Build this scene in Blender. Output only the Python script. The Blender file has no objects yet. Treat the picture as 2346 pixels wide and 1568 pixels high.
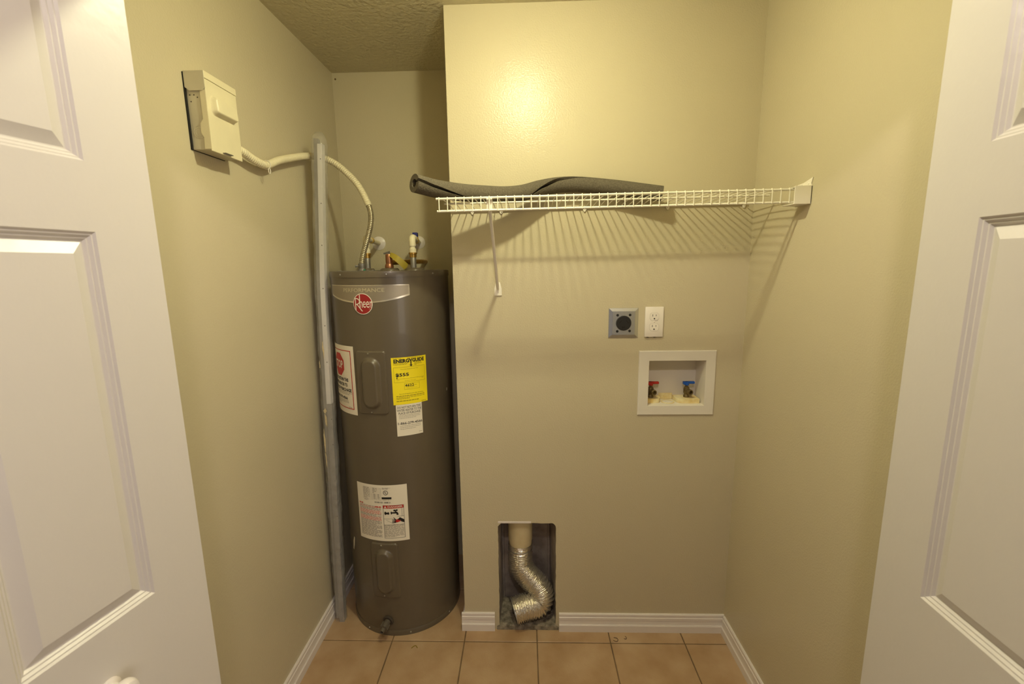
import bpy, bmesh, math, random
from mathutils import Vector, Matrix
random.seed(7)
PI = math.pi
scene = bpy.context.scene
COL = scene.collection

# ------------------------------------------------------------------ camera, world, lights, exposure
cam_data = bpy.data.cameras.new('camera')
cam_data.sensor_fit = 'HORIZONTAL'
cam_data.sensor_width = 23.5
cam_data.lens = 1022.943 * 23.5 / 2346
cam_data.clip_start = 0.02
cam_data.dof.use_dof = True
cam_data.dof.focus_distance = 1.72
cam_data.dof.aperture_fstop = 4.0
cam = bpy.data.objects.new('camera', cam_data)
COL.objects.link(cam)
_r = Vector((0.99952, 0.0276488, -0.0139718)); _u = Vector((0.0091629, 0.166969, 0.98592)); _f = Vector((-0.0295923, 0.985574, -0.166636))
_m = Matrix((_r, _u, -_f)).transposed().to_4x4()
_m.translation = Vector((0.2703, -1.6959, 1.54647))
cam.matrix_world = _m
scene.camera = cam

world = bpy.data.worlds.new('world'); scene.world = world
world.use_nodes = True
bg = world.node_tree.nodes['Background']
bg.inputs['Color'].default_value = (0.95, 0.86, 0.90, 1)      # even daylight of the room behind the camera
bg.inputs['Strength'].default_value = 0.15

BULB = Vector((0.275, -0.645, 2.350))                          # face of the closet's own ceiling flood bulb (built below)
BULB_STRENGTH = 930.0
BULB_COLOR = (1.0, 0.96, 0.62, 1)

HALL = Vector((0.28, -1.85, 2.382))                           # globe of the hall's ceiling light, above and behind the camera (built below)
HALL_STRENGTH = 430.0
HALL_COLOR = (1.0, 0.87, 0.80, 1)

fill_data = bpy.data.lights.new('hall_fill', 'AREA')              # fill light added out of frame right, brightens left wall and left door
fill_data.shape = 'RECTANGLE'; fill_data.size = 1.0; fill_data.size_y = 1.3
fill_data.energy = 13.0; fill_data.color = (1.0, 0.91, 0.84)
fill_obj = bpy.data.objects.new('hall_fill', fill_data); COL.objects.link(fill_obj)
fill_obj.location = (1.72, -2.9, 1.45)
fill_obj.rotation_euler = (Vector((-0.4, -0.6, 1.3)) - Vector(fill_obj.location)).to_track_quat('-Z', 'Y').to_euler()

vs = scene.view_settings
scene.display_settings.display_device = 'sRGB'
vs.view_transform = 'Standard'; vs.look = 'None'; vs.gamma = 1.0; vs.use_curve_mapping = False
vs.exposure = 0.0

# ------------------------------------------------------------------ dimensions (metres)
L, A, W, H = 0.6068, 0.5091, 1.0997, 2.4346     # left wall x=-L, alcove wall y=A, right wall x=W, ceiling
FY = -0.93                                       # inner face of the front wall

# ------------------------------------------------------------------ materials
def srgb(r, g, b):
    def c(v):
        v /= 255.0
        return v / 12.92 if v <= 0.04045 else ((v + 0.055) / 1.055) ** 2.4
    return (c(r), c(g), c(b), 1)

def material(name, color, rough=0.5, metal=0.0, var=0.0, vscale=8.0, color2=None, bump=0.0, bscale=80.0, detail=3.0,
             spec=0.5, trans=0.0, alpha=1.0, aniso=None, coat=0.0):
    m = bpy.data.materials.new(name); m.use_nodes = True
    nt = m.node_tree; p = nt.nodes['Principled BSDF']
    p.inputs['Base Color'].default_value = color
    p.inputs['Roughness'].default_value = rough
    p.inputs['Metallic'].default_value = metal
    p.inputs['Specular IOR Level'].default_value = spec
    p.inputs['Transmission Weight'].default_value = trans
    p.inputs['Alpha'].default_value = alpha
    p.inputs['Coat Weight'].default_value = coat
    geo = nt.nodes.new('ShaderNodeNewGeometry')
    if var or color2:
        n = nt.nodes.new('ShaderNodeTexNoise'); n.inputs['Scale'].default_value = vscale; n.inputs['Detail'].default_value = 5
        nt.links.new(geo.outputs['Position'], n.inputs['Vector'])
        mx = nt.nodes.new('ShaderNodeMix'); mx.data_type = 'RGBA'
        c2 = color2 or tuple(min(1, v * (1 - var)) for v in color[:3]) + (1,)
        mx.inputs['A'].default_value = color; mx.inputs['B'].default_value = c2
        rmp = nt.nodes.new('ShaderNodeMapRange'); rmp.inputs['From Min'].default_value = 0.35; rmp.inputs['From Max'].default_value = 0.68
        nt.links.new(n.outputs['Fac'], rmp.inputs['Value'])
        nt.links.new(rmp.outputs['Result'], mx.inputs['Factor'])
        nt.links.new(mx.outputs['Result'], p.inputs['Base Color'])
    if bump:
        n2 = nt.nodes.new('ShaderNodeTexNoise'); n2.inputs['Scale'].default_value = bscale; n2.inputs['Detail'].default_value = detail
        nt.links.new(geo.outputs['Position'], n2.inputs['Vector'])
        b = nt.nodes.new('ShaderNodeBump'); b.inputs['Strength'].default_value = 1.0; b.inputs['Distance'].default_value = bump
        nt.links.new(n2.outputs['Fac'], b.inputs['Height'])
        nt.links.new(b.outputs['Normal'], p.inputs['Normal'])
    return m

M = {}
WALLC = srgb(202, 191, 162)
M['wall'] = material('wall_paint', WALLC, 0.23, var=0.03, vscale=3, bump=0.0009, bscale=190, detail=2, spec=0.21)
M['ceiling'] = material('ceiling_paint', srgb(206, 197, 168), 0.6, var=0.03, bump=0.006, bscale=60, detail=4, spec=0.3)
M['trim'] = material('white_trim_paint', srgb(232, 224, 218), 0.32, var=0.03, vscale=12)
M['door'] = material('white_door_paint', srgb(212, 206, 198), 0.34, bump=0.0004, bscale=60, detail=2)
M['tile'] = material('tan_ceramic_tile', srgb(186, 158, 124), 0.42, vscale=7, color2=srgb(166, 134, 98), bump=0.0006, bscale=160)
M['grout'] = material('brown_grout', srgb(128, 104, 76), 0.9, var=0.4, vscale=14, bump=0.001, bscale=300)
M['tank'] = material('taupe_enamel', srgb(98, 88, 72), 0.33, var=0.05, vscale=6, bump=0.0001, bscale=250, coat=0.15)
M['tank_dark'] = material('dark_enamel', srgb(66, 58, 50), 0.4)
M['badge'] = material('silver_badge', srgb(158, 148, 132), 0.42, metal=0.55)
M['badge_rim'] = material('bright_badge_rim', srgb(214, 204, 184), 0.25, metal=0.6)
M['badge_text'] = material('badge_lettering', srgb(205, 196, 165), 0.35, metal=0.3)
M['red'] = material('logo_red', srgb(150, 30, 34), 0.4)
M['white_ink'] = material('white_print', srgb(235, 228, 212), 0.5)
M['yellow'] = material('yellow_label', srgb(248, 228, 22), 0.5)
M['paper'] = material('white_label', srgb(236, 228, 210), 0.55)
M['ink'] = material('black_print', srgb(22, 20, 18), 0.6)
M['ink_grey'] = material('grey_print', srgb(168, 160, 146), 0.6)
M['ink_olive'] = material('olive_print', srgb(150, 134, 16), 0.6)
M['ink_pink'] = material('pink_print', srgb(222, 150, 138), 0.6)
M['red_ink'] = material('red_print', srgb(190, 44, 38), 0.5)
M['screw'] = material('zinc_screw', srgb(190, 188, 180), 0.3, metal=0.9)
M['steel'] = material('brushed_stainless', srgb(214, 216, 218), 0.27, metal=0.9, bump=0.0001, bscale=400)
M['galv'] = material('galvanised_steel', srgb(150, 146, 140), 0.42, metal=0.7, var=0.2, vscale=30)
M['galv_dirty'] = material('dusty_galvanised_sheet', srgb(186, 176, 168), 0.5, metal=0.3, vscale=11, color2=srgb(128, 118, 112), bump=0.0008, bscale=90)
M['concrete'] = material('dusty_mortar', srgb(150, 140, 122), 0.95, vscale=45, color2=srgb(88, 80, 68), bump=0.004, bscale=120)
M['foil'] = material('crinkled_foil', srgb(236, 231, 218), 0.24, metal=0.9, bump=0.0028, bscale=90, detail=3)
M['pvc'] = material('cream_pvc', srgb(246, 234, 190), 0.4, vscale=16, color2=srgb(236, 220, 168))
M['cpvc'] = material('cream_pipe_plastic', srgb(240, 230, 196), 0.4)
M['cpvc_gold'] = material('amber_cement', srgb(196, 160, 70), 0.35)
M['brass'] = material('brass', srgb(206, 168, 92), 0.32, metal=0.9, var=0.3, vscale=60)
M['old_brass'] = material('tarnished_brass', srgb(128, 110, 72), 0.45, metal=0.6, var=0.4, vscale=90)
M['copper'] = material('copper', srgb(186, 130, 96), 0.34, metal=0.85, var=0.25, vscale=50)
M['blue'] = material('blue_plastic', srgb(24, 84, 176), 0.45)
M['navy'] = material('navy_plastic', srgb(22, 28, 120), 0.45)
M['red_plastic'] = material('red_plastic', srgb(178, 40, 30), 0.45)
M['yellow_tag'] = material('yellow_tag', srgb(170, 150, 50), 0.4)
M['foam'] = material('charcoal_foam', srgb(108, 100, 86), 0.95, var=0.35, vscale=260, bump=0.002, bscale=300, spec=0.15)
M['wire'] = material('white_coated_wire', srgb(240, 234, 216), 0.35)
M['bracket'] = material('white_plastic', srgb(238, 231, 216), 0.4)
M['box_paint'] = material('cream_enamel', srgb(228, 218, 184), 0.4, var=0.05, vscale=20, bump=0.0002, bscale=200)
M['box_grey'] = material('grey_cream_enamel', srgb(206, 198, 174), 0.45, var=0.08, vscale=25)
M['dark'] = material('black_gap', srgb(24, 22, 20), 0.8)
M['black_plastic'] = material('black_plastic', srgb(36, 35, 36), 0.4)
M['outlet'] = material('white_nylon', srgb(238, 230, 220), 0.38)
M['tub'] = material('white_tub_plastic', srgb(226, 219, 207), 0.42)
M['tub_aged'] = material('yellowed_tub_plastic', srgb(236, 224, 178), 0.45, vscale=30, color2=srgb(216, 186, 110))
M['rail_white'] = material('white_rail_enamel', srgb(226, 222, 220), 0.4)
M['rail_grey'] = material('grey_rail', srgb(158, 154, 152), 0.4, metal=0.3, var=0.15, vscale=30)
M['sleeve'] = material('clear_plastic_sleeve', srgb(205, 200, 188), 0.06, spec=1.0, alpha=0.26, bump=0.012, bscale=38, detail=3)
M['porcelain'] = material('white_porcelain', srgb(235, 232, 225), 0.3)

def lit(name, color, strength):
    m = bpy.data.materials.new(name); m.use_nodes = True
    nt = m.node_tree; nt.nodes.remove(nt.nodes['Principled BSDF'])
    e = nt.nodes.new('ShaderNodeEmission'); e.inputs['Color'].default_value = color; e.inputs['Strength'].default_value = strength
    nt.links.new(e.outputs['Emission'], nt.nodes['Material Output'].inputs['Surface'])
    return m
bulb_m = lit('lit_bulb', BULB_COLOR, BULB_STRENGTH)
side_m = lit('lit_bulb_side', BULB_COLOR, BULB_STRENGTH * 0.07)
hall_m = lit('lit_hall_globe', HALL_COLOR, HALL_STRENGTH)

# ------------------------------------------------------------------ object helpers
def thing(name, label, cat, loc=(0, 0, 0), group=None, kind=None):
    o = bpy.data.objects.new(name, None); COL.objects.link(o)
    o.empty_display_size = 0.05
    o.location = loc
    if label: o['label'] = label
    if cat: o['category'] = cat
    if group: o['group'] = group
    if kind: o['kind'] = kind
    return o

def world_loc(o):
    v = Vector((0, 0, 0))
    while o:
        v += Vector(o.location)
        o = o.parent
    return v

def attach(o, parent):
    """geometry stays in world coordinates; only top-level objects carry an offset"""
    o.parent = parent
    root = parent
    while root.parent: root = root.parent
    if parent.parent is None:
        o.matrix_parent_inverse = Matrix.Translation(-Vector(root.location))

class MB:
    def __init__(self): self.v = []; self.f = []; self.sm = []; self.mi = []; self.cur = 0
    def add(self, verts, faces, smooth=False):
        b = len(self.v); self.v += [tuple(p) for p in verts]
        for f in faces:
            self.f.append(tuple(i + b for i in f)); self.sm.append(smooth); self.mi.append(self.cur)
        return self
    def box(self, x0, x1, y0, y1, z0, z1, bevel=0.0, seg=2):
        if bevel <= 0:
            v = [(x, y, z) for x in (x0, x1) for y in (y0, y1) for z in (z0, z1)]
            return self.add(v, [(0, 1, 3, 2), (4, 6, 7, 5), (0, 4, 5, 1), (2, 3, 7, 6), (0, 2, 6, 4), (1, 5, 7, 3)])
        bm = bmesh.new()
        bmesh.ops.create_cube(bm, size=1.0)
        for w in bm.verts:
            w.co = Vector(((x0 + x1) / 2 + w.co.x * (x1 - x0), (y0 + y1) / 2 + w.co.y * (y1 - y0), (z0 + z1) / 2 + w.co.z * (z1 - z0)))
        bmesh.ops.bevel(bm, geom=bm.edges[:], offset=bevel, segments=seg, affect='EDGES', profile=0.5)
        bm.verts.index_update()
        self.add([w.co[:] for w in bm.verts], [[w.index for w in f.verts] for f in bm.faces], True)
        bm.free(); return self
    def tube(self, path, radius, n=12, cap=True, smooth=True, up=Vector((0, 0, 1))):
        path = [Vector(p) for p in path]
        fr = frames(path, up)
        vs, fs = [], []
        for i, (p, (a, b)) in enumerate(zip(path, fr)):
            r = radius(i / (len(path) - 1)) if callable(radius) else radius
            for k in range(n):
                t = 2 * PI * k / n
                vs.append(p + a * (r * math.cos(t)) + b * (r * math.sin(t)))
        for i in range(len(path) - 1):
            for k in range(n):
                k2 = (k + 1) % n
                fs.append((i * n + k, i * n + k2, (i + 1) * n + k2, (i + 1) * n + k))
        self.add(vs, fs, smooth)
        if cap:
            m = len(path) - 1
            b = len(self.v) - len(vs)
            self.f.append(tuple(b + k for k in reversed(range(n)))); self.sm.append(False); self.mi.append(self.cur)
            self.f.append(tuple(b + m * n + k for k in range(n))); self.sm.append(False); self.mi.append(self.cur)
        return self
    def lathe(self, origin, axis, prof, n=24, cap=True):
        """prof: list of (radius, distance along axis)"""
        o = Vector(origin); ax = Vector(axis).normalized()
        a = ax.orthogonal().normalized(); b = ax.cross(a)
        vs, fs = [], []
        for r, d in prof:
            for k in range(n):
                t = 2 * PI * k / n
                vs.append(o + ax * d + (a * math.cos(t) + b * math.sin(t)) * max(r, 1e-5))
        for i in range(len(prof) - 1):
            for k in range(n):
                k2 = (k + 1) % n
                fs.append((i * n + k, i * n + k2, (i + 1) * n + k2, (i + 1) * n + k))
        self.add(vs, fs, True)
        if cap:
            b0 = len(self.v) - len(vs)
            self.f.append(tuple(b0 + k for k in reversed(range(n)))); self.sm.append(False); self.mi.append(self.cur)
            q = (len(prof) - 1) * n
            self.f.append(tuple(b0 + q + k for k in range(n))); self.sm.append(False); self.mi.append(self.cur)
        return self
    def prism(self, poly, fn, d0, d1):
        """poly in 2D, fn(a, b, d) -> 3D"""
        n = len(poly)
        vs = [fn(a, b, d0) for a, b in poly] + [fn(a, b, d1) for a, b in poly]
        fs = [tuple(reversed(range(n))), tuple(range(n, 2 * n))]
        for i in range(n):
            j = (i + 1) % n
            fs.append((i, j, n + j, n + i))
        return self.add(vs, fs)
    def build(self, name, mat, parent=None, fix=True, sharp=35, label=None):
        me = bpy.data.meshes.new(name)
        me.from_pydata(self.v, [], self.f)
        mats = mat if isinstance(mat, (list, tuple)) else [mat]
        for m in mats: me.materials.append(m)
        for p, s, mi in zip(me.polygons, self.sm, self.mi):
            p.use_smooth = s; p.material_index = mi
        if fix:
            bm = bmesh.new(); bm.from_mesh(me); bmesh.ops.recalc_face_normals(bm, faces=bm.faces[:]); bm.to_mesh(me); bm.free()
        if any(self.sm):
            try: me.set_sharp_from_angle(angle=math.radians(sharp))
            except Exception: pass
        me.update()
        o = bpy.data.objects.new(name, me); COL.objects.link(o)
        if parent: attach(o, parent)
        if label: o['label'] = label
        return o

def frames(path, up=Vector((0, 0, 1))):
    n = len(path); out = []
    t0 = (path[1] - path[0]).normalized()
    a = up - t0 * up.dot(t0)
    if a.length < 1e-3: a = t0.orthogonal()
    a.normalize()
    for i in range(n):
        t = (path[min(i + 1, n - 1)] - path[max(i - 1, 0)]).normalized()
        a = (a - t * a.dot(t)).normalized()
        out.append((a.copy(), t.cross(a)))
    return out

def spline(pts, n):
    """Catmull-Rom through pts, n samples evenly spaced by length"""
    P = [Vector(p) for p in pts]
    P = [P[0] * 2 - P[1]] + P + [P[-1] * 2 - P[-2]]
    dense = []
    for i in range(1, len(P) - 2):
        p0, p1, p2, p3 = P[i - 1], P[i], P[i + 1], P[i + 2]
        for k in range(24):
            t = k / 24
            dense.append(0.5 * ((2 * p1) + (p2 - p0) * t + (2 * p0 - 5 * p1 + 4 * p2 - p3) * t * t + (3 * p1 - p0 - 3 * p2 + p3) * t ** 3))
    dense.append(P[-2].copy())
    acc = [0.0]
    for a, b in zip(dense, dense[1:]): acc.append(acc[-1] + (b - a).length)
    out = []; j = 0
    for i in range(n):
        s = acc[-1] * i / (n - 1)
        while j < len(acc) - 2 and acc[j + 1] < s: j += 1
        d = acc[j + 1] - acc[j]
        out.append(dense[j].lerp(dense[j + 1], (s - acc[j]) / d if d > 0 else 0))
    return out

def tag_structure(o, label=None):
    o['kind'] = 'structure'
    if label: o['label'] = label
    return o

def tag(o, label, cat, group=None):
    o['label'] = label; o['category'] = cat
    if group: o['group'] = group
    return o

def holed_sheet(outer, holes, t):
    """flat sheet with holes from a filled 2D curve: returns verts/faces with z in 0..t"""
    cu = bpy.data.curves.new('tmp', 'CURVE'); cu.dimensions = '2D'; cu.fill_mode = 'BOTH'; cu.extrude = t / 2
    for poly in [outer] + holes:
        s = cu.splines.new('POLY'); s.points.add(len(poly) - 1); s.use_cyclic_u = True
        for p, (x, y) in zip(s.points, poly): p.co = (x, y, 0, 1)
    ob = bpy.data.objects.new('tmp', cu); COL.objects.link(ob)
    me = bpy.data.meshes.new_from_object(ob)
    vs = [(v.co.x, v.co.y, v.co.z + t / 2) for v in me.vertices]; fs = [tuple(p.vertices) for p in me.polygons]
    bpy.data.objects.remove(ob); bpy.data.meshes.remove(me); bpy.data.curves.remove(cu)
    return vs, fs

_text_cache = {}
def text2d(s, bold=0.0):
    """outline of a text as triangles, scaled to the unit square"""
    key = (s, bold)
    if key in _text_cache: return _text_cache[key]
    cu = bpy.data.curves.new('tmp', 'FONT'); cu.body = s; cu.resolution_u = 2; cu.offset = bold; cu.fill_mode = 'FRONT'
    ob = bpy.data.objects.new('tmp', cu); COL.objects.link(ob)
    me = bpy.data.meshes.new_from_object(ob)
    vs = [(v.co.x, v.co.y) for v in me.vertices]; fs = [tuple(p.vertices) for p in me.polygons]
    bpy.data.objects.remove(ob); bpy.data.meshes.remove(me); bpy.data.curves.remove(cu)
    x0 = min(v[0] for v in vs); x1 = max(v[0] for v in vs); y0 = min(v[1] for v in vs); y1 = max(v[1] for v in vs)
    vs = [((x - x0) / (x1 - x0), (y - y0) / (y1 - y0)) for x, y in vs]
    _text_cache[key] = (vs, fs)
    return vs, fs

# ================================================================== SETTING
# ---- floor: mortar bed with one object per tile
fl = MB().box(-1.22, 1.74, -3.3, A, -0.06, -0.003).build('floor', M['grout'])
tag_structure(fl, 'floor of square tan ceramic tiles with dark grout')
T, TX, TY = 0.3048, 0.0039, -0.06696
tile_cache = {}
def tile_mesh(w, d):
    k = (round(w, 4), round(d, 4))
    if k in tile_cache: return tile_cache[k]
    g, c = 0.0022, 0.0018
    x0, x1, y0, y1 = g, w - g, g, d - g
    v = [(x0, y0, -0.006), (x1, y0, -0.006), (x1, y1, -0.006), (x0, y1, -0.006),
         (x0, y0, -0.0015), (x1, y0, -0.0015), (x1, y1, -0.0015), (x0, y1, -0.0015),
         (x0 + c, y0 + c, 0), (x1 - c, y0 + c, 0), (x1 - c, y1 - c, 0), (x0 + c, y1 - c, 0)]
    f = [(0, 1, 5, 4), (1, 2, 6, 5), (2, 3, 7, 6), (3, 0, 4, 7), (4, 5, 9, 8), (5, 6, 10, 9), (6, 7, 11, 10), (7, 4, 8, 11), (8, 9, 10, 11)]
    me = bpy.data.meshes.new('tile'); me.from_pydata(v, [], f); me.materials.append(M['tile'])
    tile_cache[k] = me
    return me
for j in range(-11, 2):
    for i in range(-4, 6):
        x0, x1 = TX + i * T, TX + (i + 1) * T
        y0, y1 = TY + j * T, TY + (j + 1) * T
        inside = y1 > FY + 0.02
        lo, hi = (-L, W) if inside else (-1.21, 1.73)
        x0, x1 = max(x0, lo), min(x1, hi)
        y0, y1 = max(y0, -3.28), min(y1, A)
        if inside and y0 >= 0.0 and False: continue
        if x1 - x0 < 0.012 or y1 - y0 < 0.012: continue
        if y0 > -0.1 and x0 >= 0: y1 = min(y1, -0.0005)          # tiles stop at the chase wall
        o = bpy.data.objects.new('tile', tile_mesh(x1 - x0, y1 - y0)); COL.objects.link(o)
        o.location = (x0, y0, 0); attach(o, fl)

# ---- walls and ceiling
tag_structure(MB().box(-L - 0.1, -L, FY - 0.12, A + 0.1, -0.06, H + 0.1).build('wall_left', M['wall']), 'beige left wall of the closet')
tag_structure(MB().box(W, W + 0.1, FY - 0.12, A + 0.1, -0.06, H + 0.1).build('wall_right', M['wall']), 'beige right wall of the closet')
wall_a = tag_structure(MB().box(-L, W, A, A + 0.1, -0.06, H + 0.1).build('wall_alcove', M['wall']), 'shadowed beige wall at the back of the heater alcove')
MB().lathe((-0.5926, A + 0.0005, 2.4085), (0, -1, 0), [(0.0045, 0), (0.0045, 0.0007)], 9).build('nail_hole', M['grout'], wall_a)
tag_structure(MB().box(-L - 0.1, W + 0.1, FY - 0.12, A + 0.1, H, H + 0.1).build('ceiling', M['ceiling']), 'textured beige ceiling')
tag_structure(MB().box(0.0, 0.02, 0.013, A, 0.0, H).build('wall_return', M['wall']), 'side of the chase facing the water heater')

def rounded(x0, x1, z0, z1, r, n=6, jit=0.0):
    p = [(x0, z0), (x1, z0)]
    for cx, cz, a0 in ((x1 - r, z1 - r, 0), (x0 + r, z1 - r, 90)):
        for k in range(n + 1):
            a = math.radians(a0 + 90 * k / n); p.append((cx + r * math.cos(a), cz + r * math.sin(a)))
    if jit:
        q = []
        for (a, b), (c, d) in zip(p, p[1:] + p[:1]):
            m = max(1, int(math.hypot(c - a, d - b) / 0.018))
            for k in range(m):
                t = k / m; q.append((a + (c - a) * t + random.uniform(-jit, jit), b + (d - b) * t + (random.uniform(-jit, jit) if b > 0.01 else 0)))
        p = q
    return p
VH = (0.1495, 0.3905, 0.499)                                     # dryer vent hole x0, x1, top
vent_poly = rounded(VH[0], VH[1], 0.001, VH[2], 0.022, 6, 0.0012)
tub_poly = [(0.738, 0.994), (0.970, 0.994), (0.970, 1.190), (0.738, 1.190)]
plug_poly = [(0.732, 1.2725), (0.741, 1.2715), (0.742, 1.2785), (0.758, 1.2785), (0.759, 1.2718), (0.768, 1.2725), (0.780, 1.279), (0.780, 1.384), (0.732, 1.384)]
vs_, fs_ = holed_sheet([(0, 0), (W, 0), (W, H), (0, H)], [vent_poly, tub_poly, plug_poly], 0.013)
mb = MB(); mb.add([(x, z, y) for x, y, z in vs_], fs_)
tag_structure(mb.build('wall_back', M['wall']), 'satin beige back wall with the laundry hookups')

# front wall around the bifold opening (behind the frame edges) with white jamb lining
JL, JR, JH = -0.405, 0.965, 2.052
mb = MB()
mb.box(-1.22, JL, FY - 0.12, FY, 0, H + 0.1); mb.box(JR, 1.74, FY - 0.12, FY, 0, H + 0.1); mb.box(JL, JR, FY - 0.12, FY, JH, H + 0.1)
tag_structure(mb.build('wall_front', M['wall']), 'closet front wall around the bifold door opening')
mb = MB()
mb.box(JL - 0.001, JL + 0.012, FY - 0.13, FY + 0.004, 0, JH); mb.box(JR - 0.012, JR + 0.001, FY - 0.13, FY + 0.004, 0, JH); mb.box(JL, JR, FY - 0.13, FY + 0.004, JH - 0.012, JH + 0.001)
tag_structure(mb.build('trim_1', M['trim']), 'white lining of the closet opening')

# ---- baseboards
BP = [(0, 0.083), (0.0055, 0.083), (0.0078, 0.0795), (0.0078, 0.068), (0.0098, 0.066), (0.0100, 0.055), (0.0088, 0.0535), (0.0092, 0.046),
      (0.0104, 0.036), (0.0120, 0.0345), (0.0112, 0.0325), (0.0130, 0.0305), (0.0130, 0.0), (0, 0)]
def baseboard(name, fn, d0, d1, label):
    return tag_structure(MB().prism(BP, fn, d0, d1).build(name, M['trim']), label)
baseboard('baseboard_left', lambda a, b, d: (-L + a, d, b), FY, A, 'white moulded baseboard along the left wall')
baseboard('baseboard_right', lambda a, b, d: (W - a, d, b), FY, -0.013, 'white moulded baseboard along the right wall')
baseboard('baseboard_back', lambda a, b, d: (d, -a, b), -0.013, 0.129, 'short white baseboard piece left of the dryer vent opening')
baseboard('baseboard_back', lambda a, b, d: (d, -a, b), 0.404, W, 'long white baseboard right of the dryer vent opening')
baseboard('baseboard_return', lambda a, b, d: (-a, d, b), -0.001, A, 'white baseboard on the side of the chase by the heater')
baseboard('baseboard_alcove', lambda a, b, d: (d, A - a, b), -L, -0.2, 'white baseboard behind the water heater')

# ---- bifold doors, folded open on both sides of the frame
def leaf(E, u, n, depth_sign, panels=True):
    E = Vector((E[0], E[1], 0)); u = Vector((u[0], u[1], 0)).normalized(); n = Vector((n[0], n[1], 0)).normalized()
    w = 0.345; th = 0.035
    P = lambda t, d, z: E + u * t + n * d + Vector((0, 0, z))
    zs = [0.015, 0.24, 0.83, 1.040, 1.602, 1.696, 1.906, 2.03]; ts = [0, 0.0875, 0.2575, w]
    mb = MB()
    def quad(pts): mb.add(pts, [(0, 1, 2, 3)])
    for i in range(3):
        for j in range(7):
            a, b, c, d = ts[i], ts[i + 1], zs[j], zs[j + 1]
            if i == 1 and j in (1, 3, 5):
                rings = [(0, 0), (0.0028, -0.0030), (0.0046, -0.0030), (0.0076, -0.0064), (0.0094, -0.0064), (0.0124, -0.0098), (0.0140, -0.0098), (0.0300, -0.0015)]
                prev = None
                for ins, dep in rings:
                    r = [P(a + ins, dep, c + ins), P(b - ins, dep, c + ins), P(b - ins, dep, d - ins), P(a + ins, dep, d - ins)]
                    if prev:
                        for k in range(4):
                            quad([prev[k], prev[(k + 1) % 4], r[(k + 1) % 4], r[k]])
                    prev = r
                quad(prev)
            else:
                quad([P(a, 0, c), P(b, 0, c), P(b, 0, d), P(a, 0, d)])
    quad([P(0, -th, 0.015), P(0, -th, 2.03), P(w, -th, 2.03), P(w, -th, 0.015)])
    quad([P(0, 0, 0.015), P(0, 0, 2.03), P(0, -th, 2.03), P(0, -th, 0.015)])
    quad([P(w, 0, 0.015), P(w, -th, 0.015), P(w, -th, 2.03), P(w, 0, 2.03)])
    quad([P(0, 0, 2.03), P(w, 0, 2.03), P(w, -th, 2.03), P(0, -th, 2.03)])
    quad([P(0, 0, 0.015), P(0, -th, 0.015), P(w, -th, 0.015), P(w, 0, 0.015)])
    bm_v = mb
    return bm_v, P

EL, UL, NL = (-0.3083, -0.9891), (-0.191, -0.9816), (0.9816, -0.191)
ER, UR, NR = (0.8715, -0.9844), (-0.025, -0.9997), (-0.9997, 0.025)
def weld_build(mb, name, parent=None):
    o = mb.build(name, M['door'], parent, fix=False)
    bm = bmesh.new(); bm.from_mesh(o.data); bmesh.ops.remove_doubles(bm, verts=bm.verts[:], dist=1e-5)
    bmesh.ops.recalc_face_normals(bm, faces=bm.faces[:]); bm.to_mesh(o.data); bm.free()
    return o
mbl, PL = leaf(EL, UL, NL, 1)
door1 = tag_structure(weld_build(mbl, 'door_1'), 'white panelled bifold door folded open at the left edge, with a knob')
e2 = Vector(EL) + Vector(UL).normalized() * 0.345 + Vector(NL).normalized() * -0.040
back_e = Vector((-0.385, -0.985)); ub = (e2 - back_e).normalized()
mb2, _ = leaf(back_e, ub, (-ub.y, ub.x), 1)
weld_build(mb2, 'rear_leaf', door1)
kb = PL(0.168, 0, 0.948); nn = Vector((NL[0], NL[1], 0)).normalized()
MB().lathe(kb, nn, [(0.014, 0), (0.014, 0.003), (0.008, 0.006), (0.0075, 0.014), (0.012, 0.018), (0.0165, 0.024), (0.0172, 0.030), (0.0145, 0.036), (0.008, 0.039), (0.001, 0.040)], 24).build('knob', M['trim'], door1)
mbr, PR = leaf(ER, UR, NR, 1)
door2 = tag_structure(weld_build(mbr, 'door_2'), 'white panelled bifold door folded open at the right edge')
e3 = Vector(ER) + Vector(UR).normalized() * 0.345 + Vector(NR).normalized() * -0.040
back_r = Vector((0.948, -0.985)); ubr = (e3 - back_r).normalized()
mb3, _ = leaf(back_r, ubr, (ubr.y, -ubr.x), 1)
weld_build(mb3, 'rear_leaf', door2)

# ---- closet ceiling bulb (above the frame)
lt = thing('ceiling_light', 'reflector flood bulb in a porcelain holder on the closet ceiling', 'light', (BULB.x, BULB.y, H))
MB().lathe((BULB.x, BULB.y, H), (0, 0, -1), [(0.058, 0), (0.058, 0.008), (0.045, 0.014), (0.026, 0.018), (0.020, 0.024)], 28).build('lamp_holder', M['porcelain'], lt)
fl_b = MB().lathe((BULB.x, BULB.y, BULB.z), (0, 0, 1), [(0.0325, 0.0), (0.0335, 0.004), (0.030, 0.022), (0.018, 0.044), (0.0135, 0.052), (0.0135, 0.066)], 28, cap=False).build('bulb', side_m, lt)
MB().lathe((BULB.x, BULB.y, BULB.z), (0, 0, -1), [(0.0325, 0.0), (0.0285, 0.0085), (0.021, 0.0150), (0.011, 0.0187), (0.0005, 0.0200)], 24, cap=False).build('bulb_face', bulb_m, fl_b)

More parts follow.
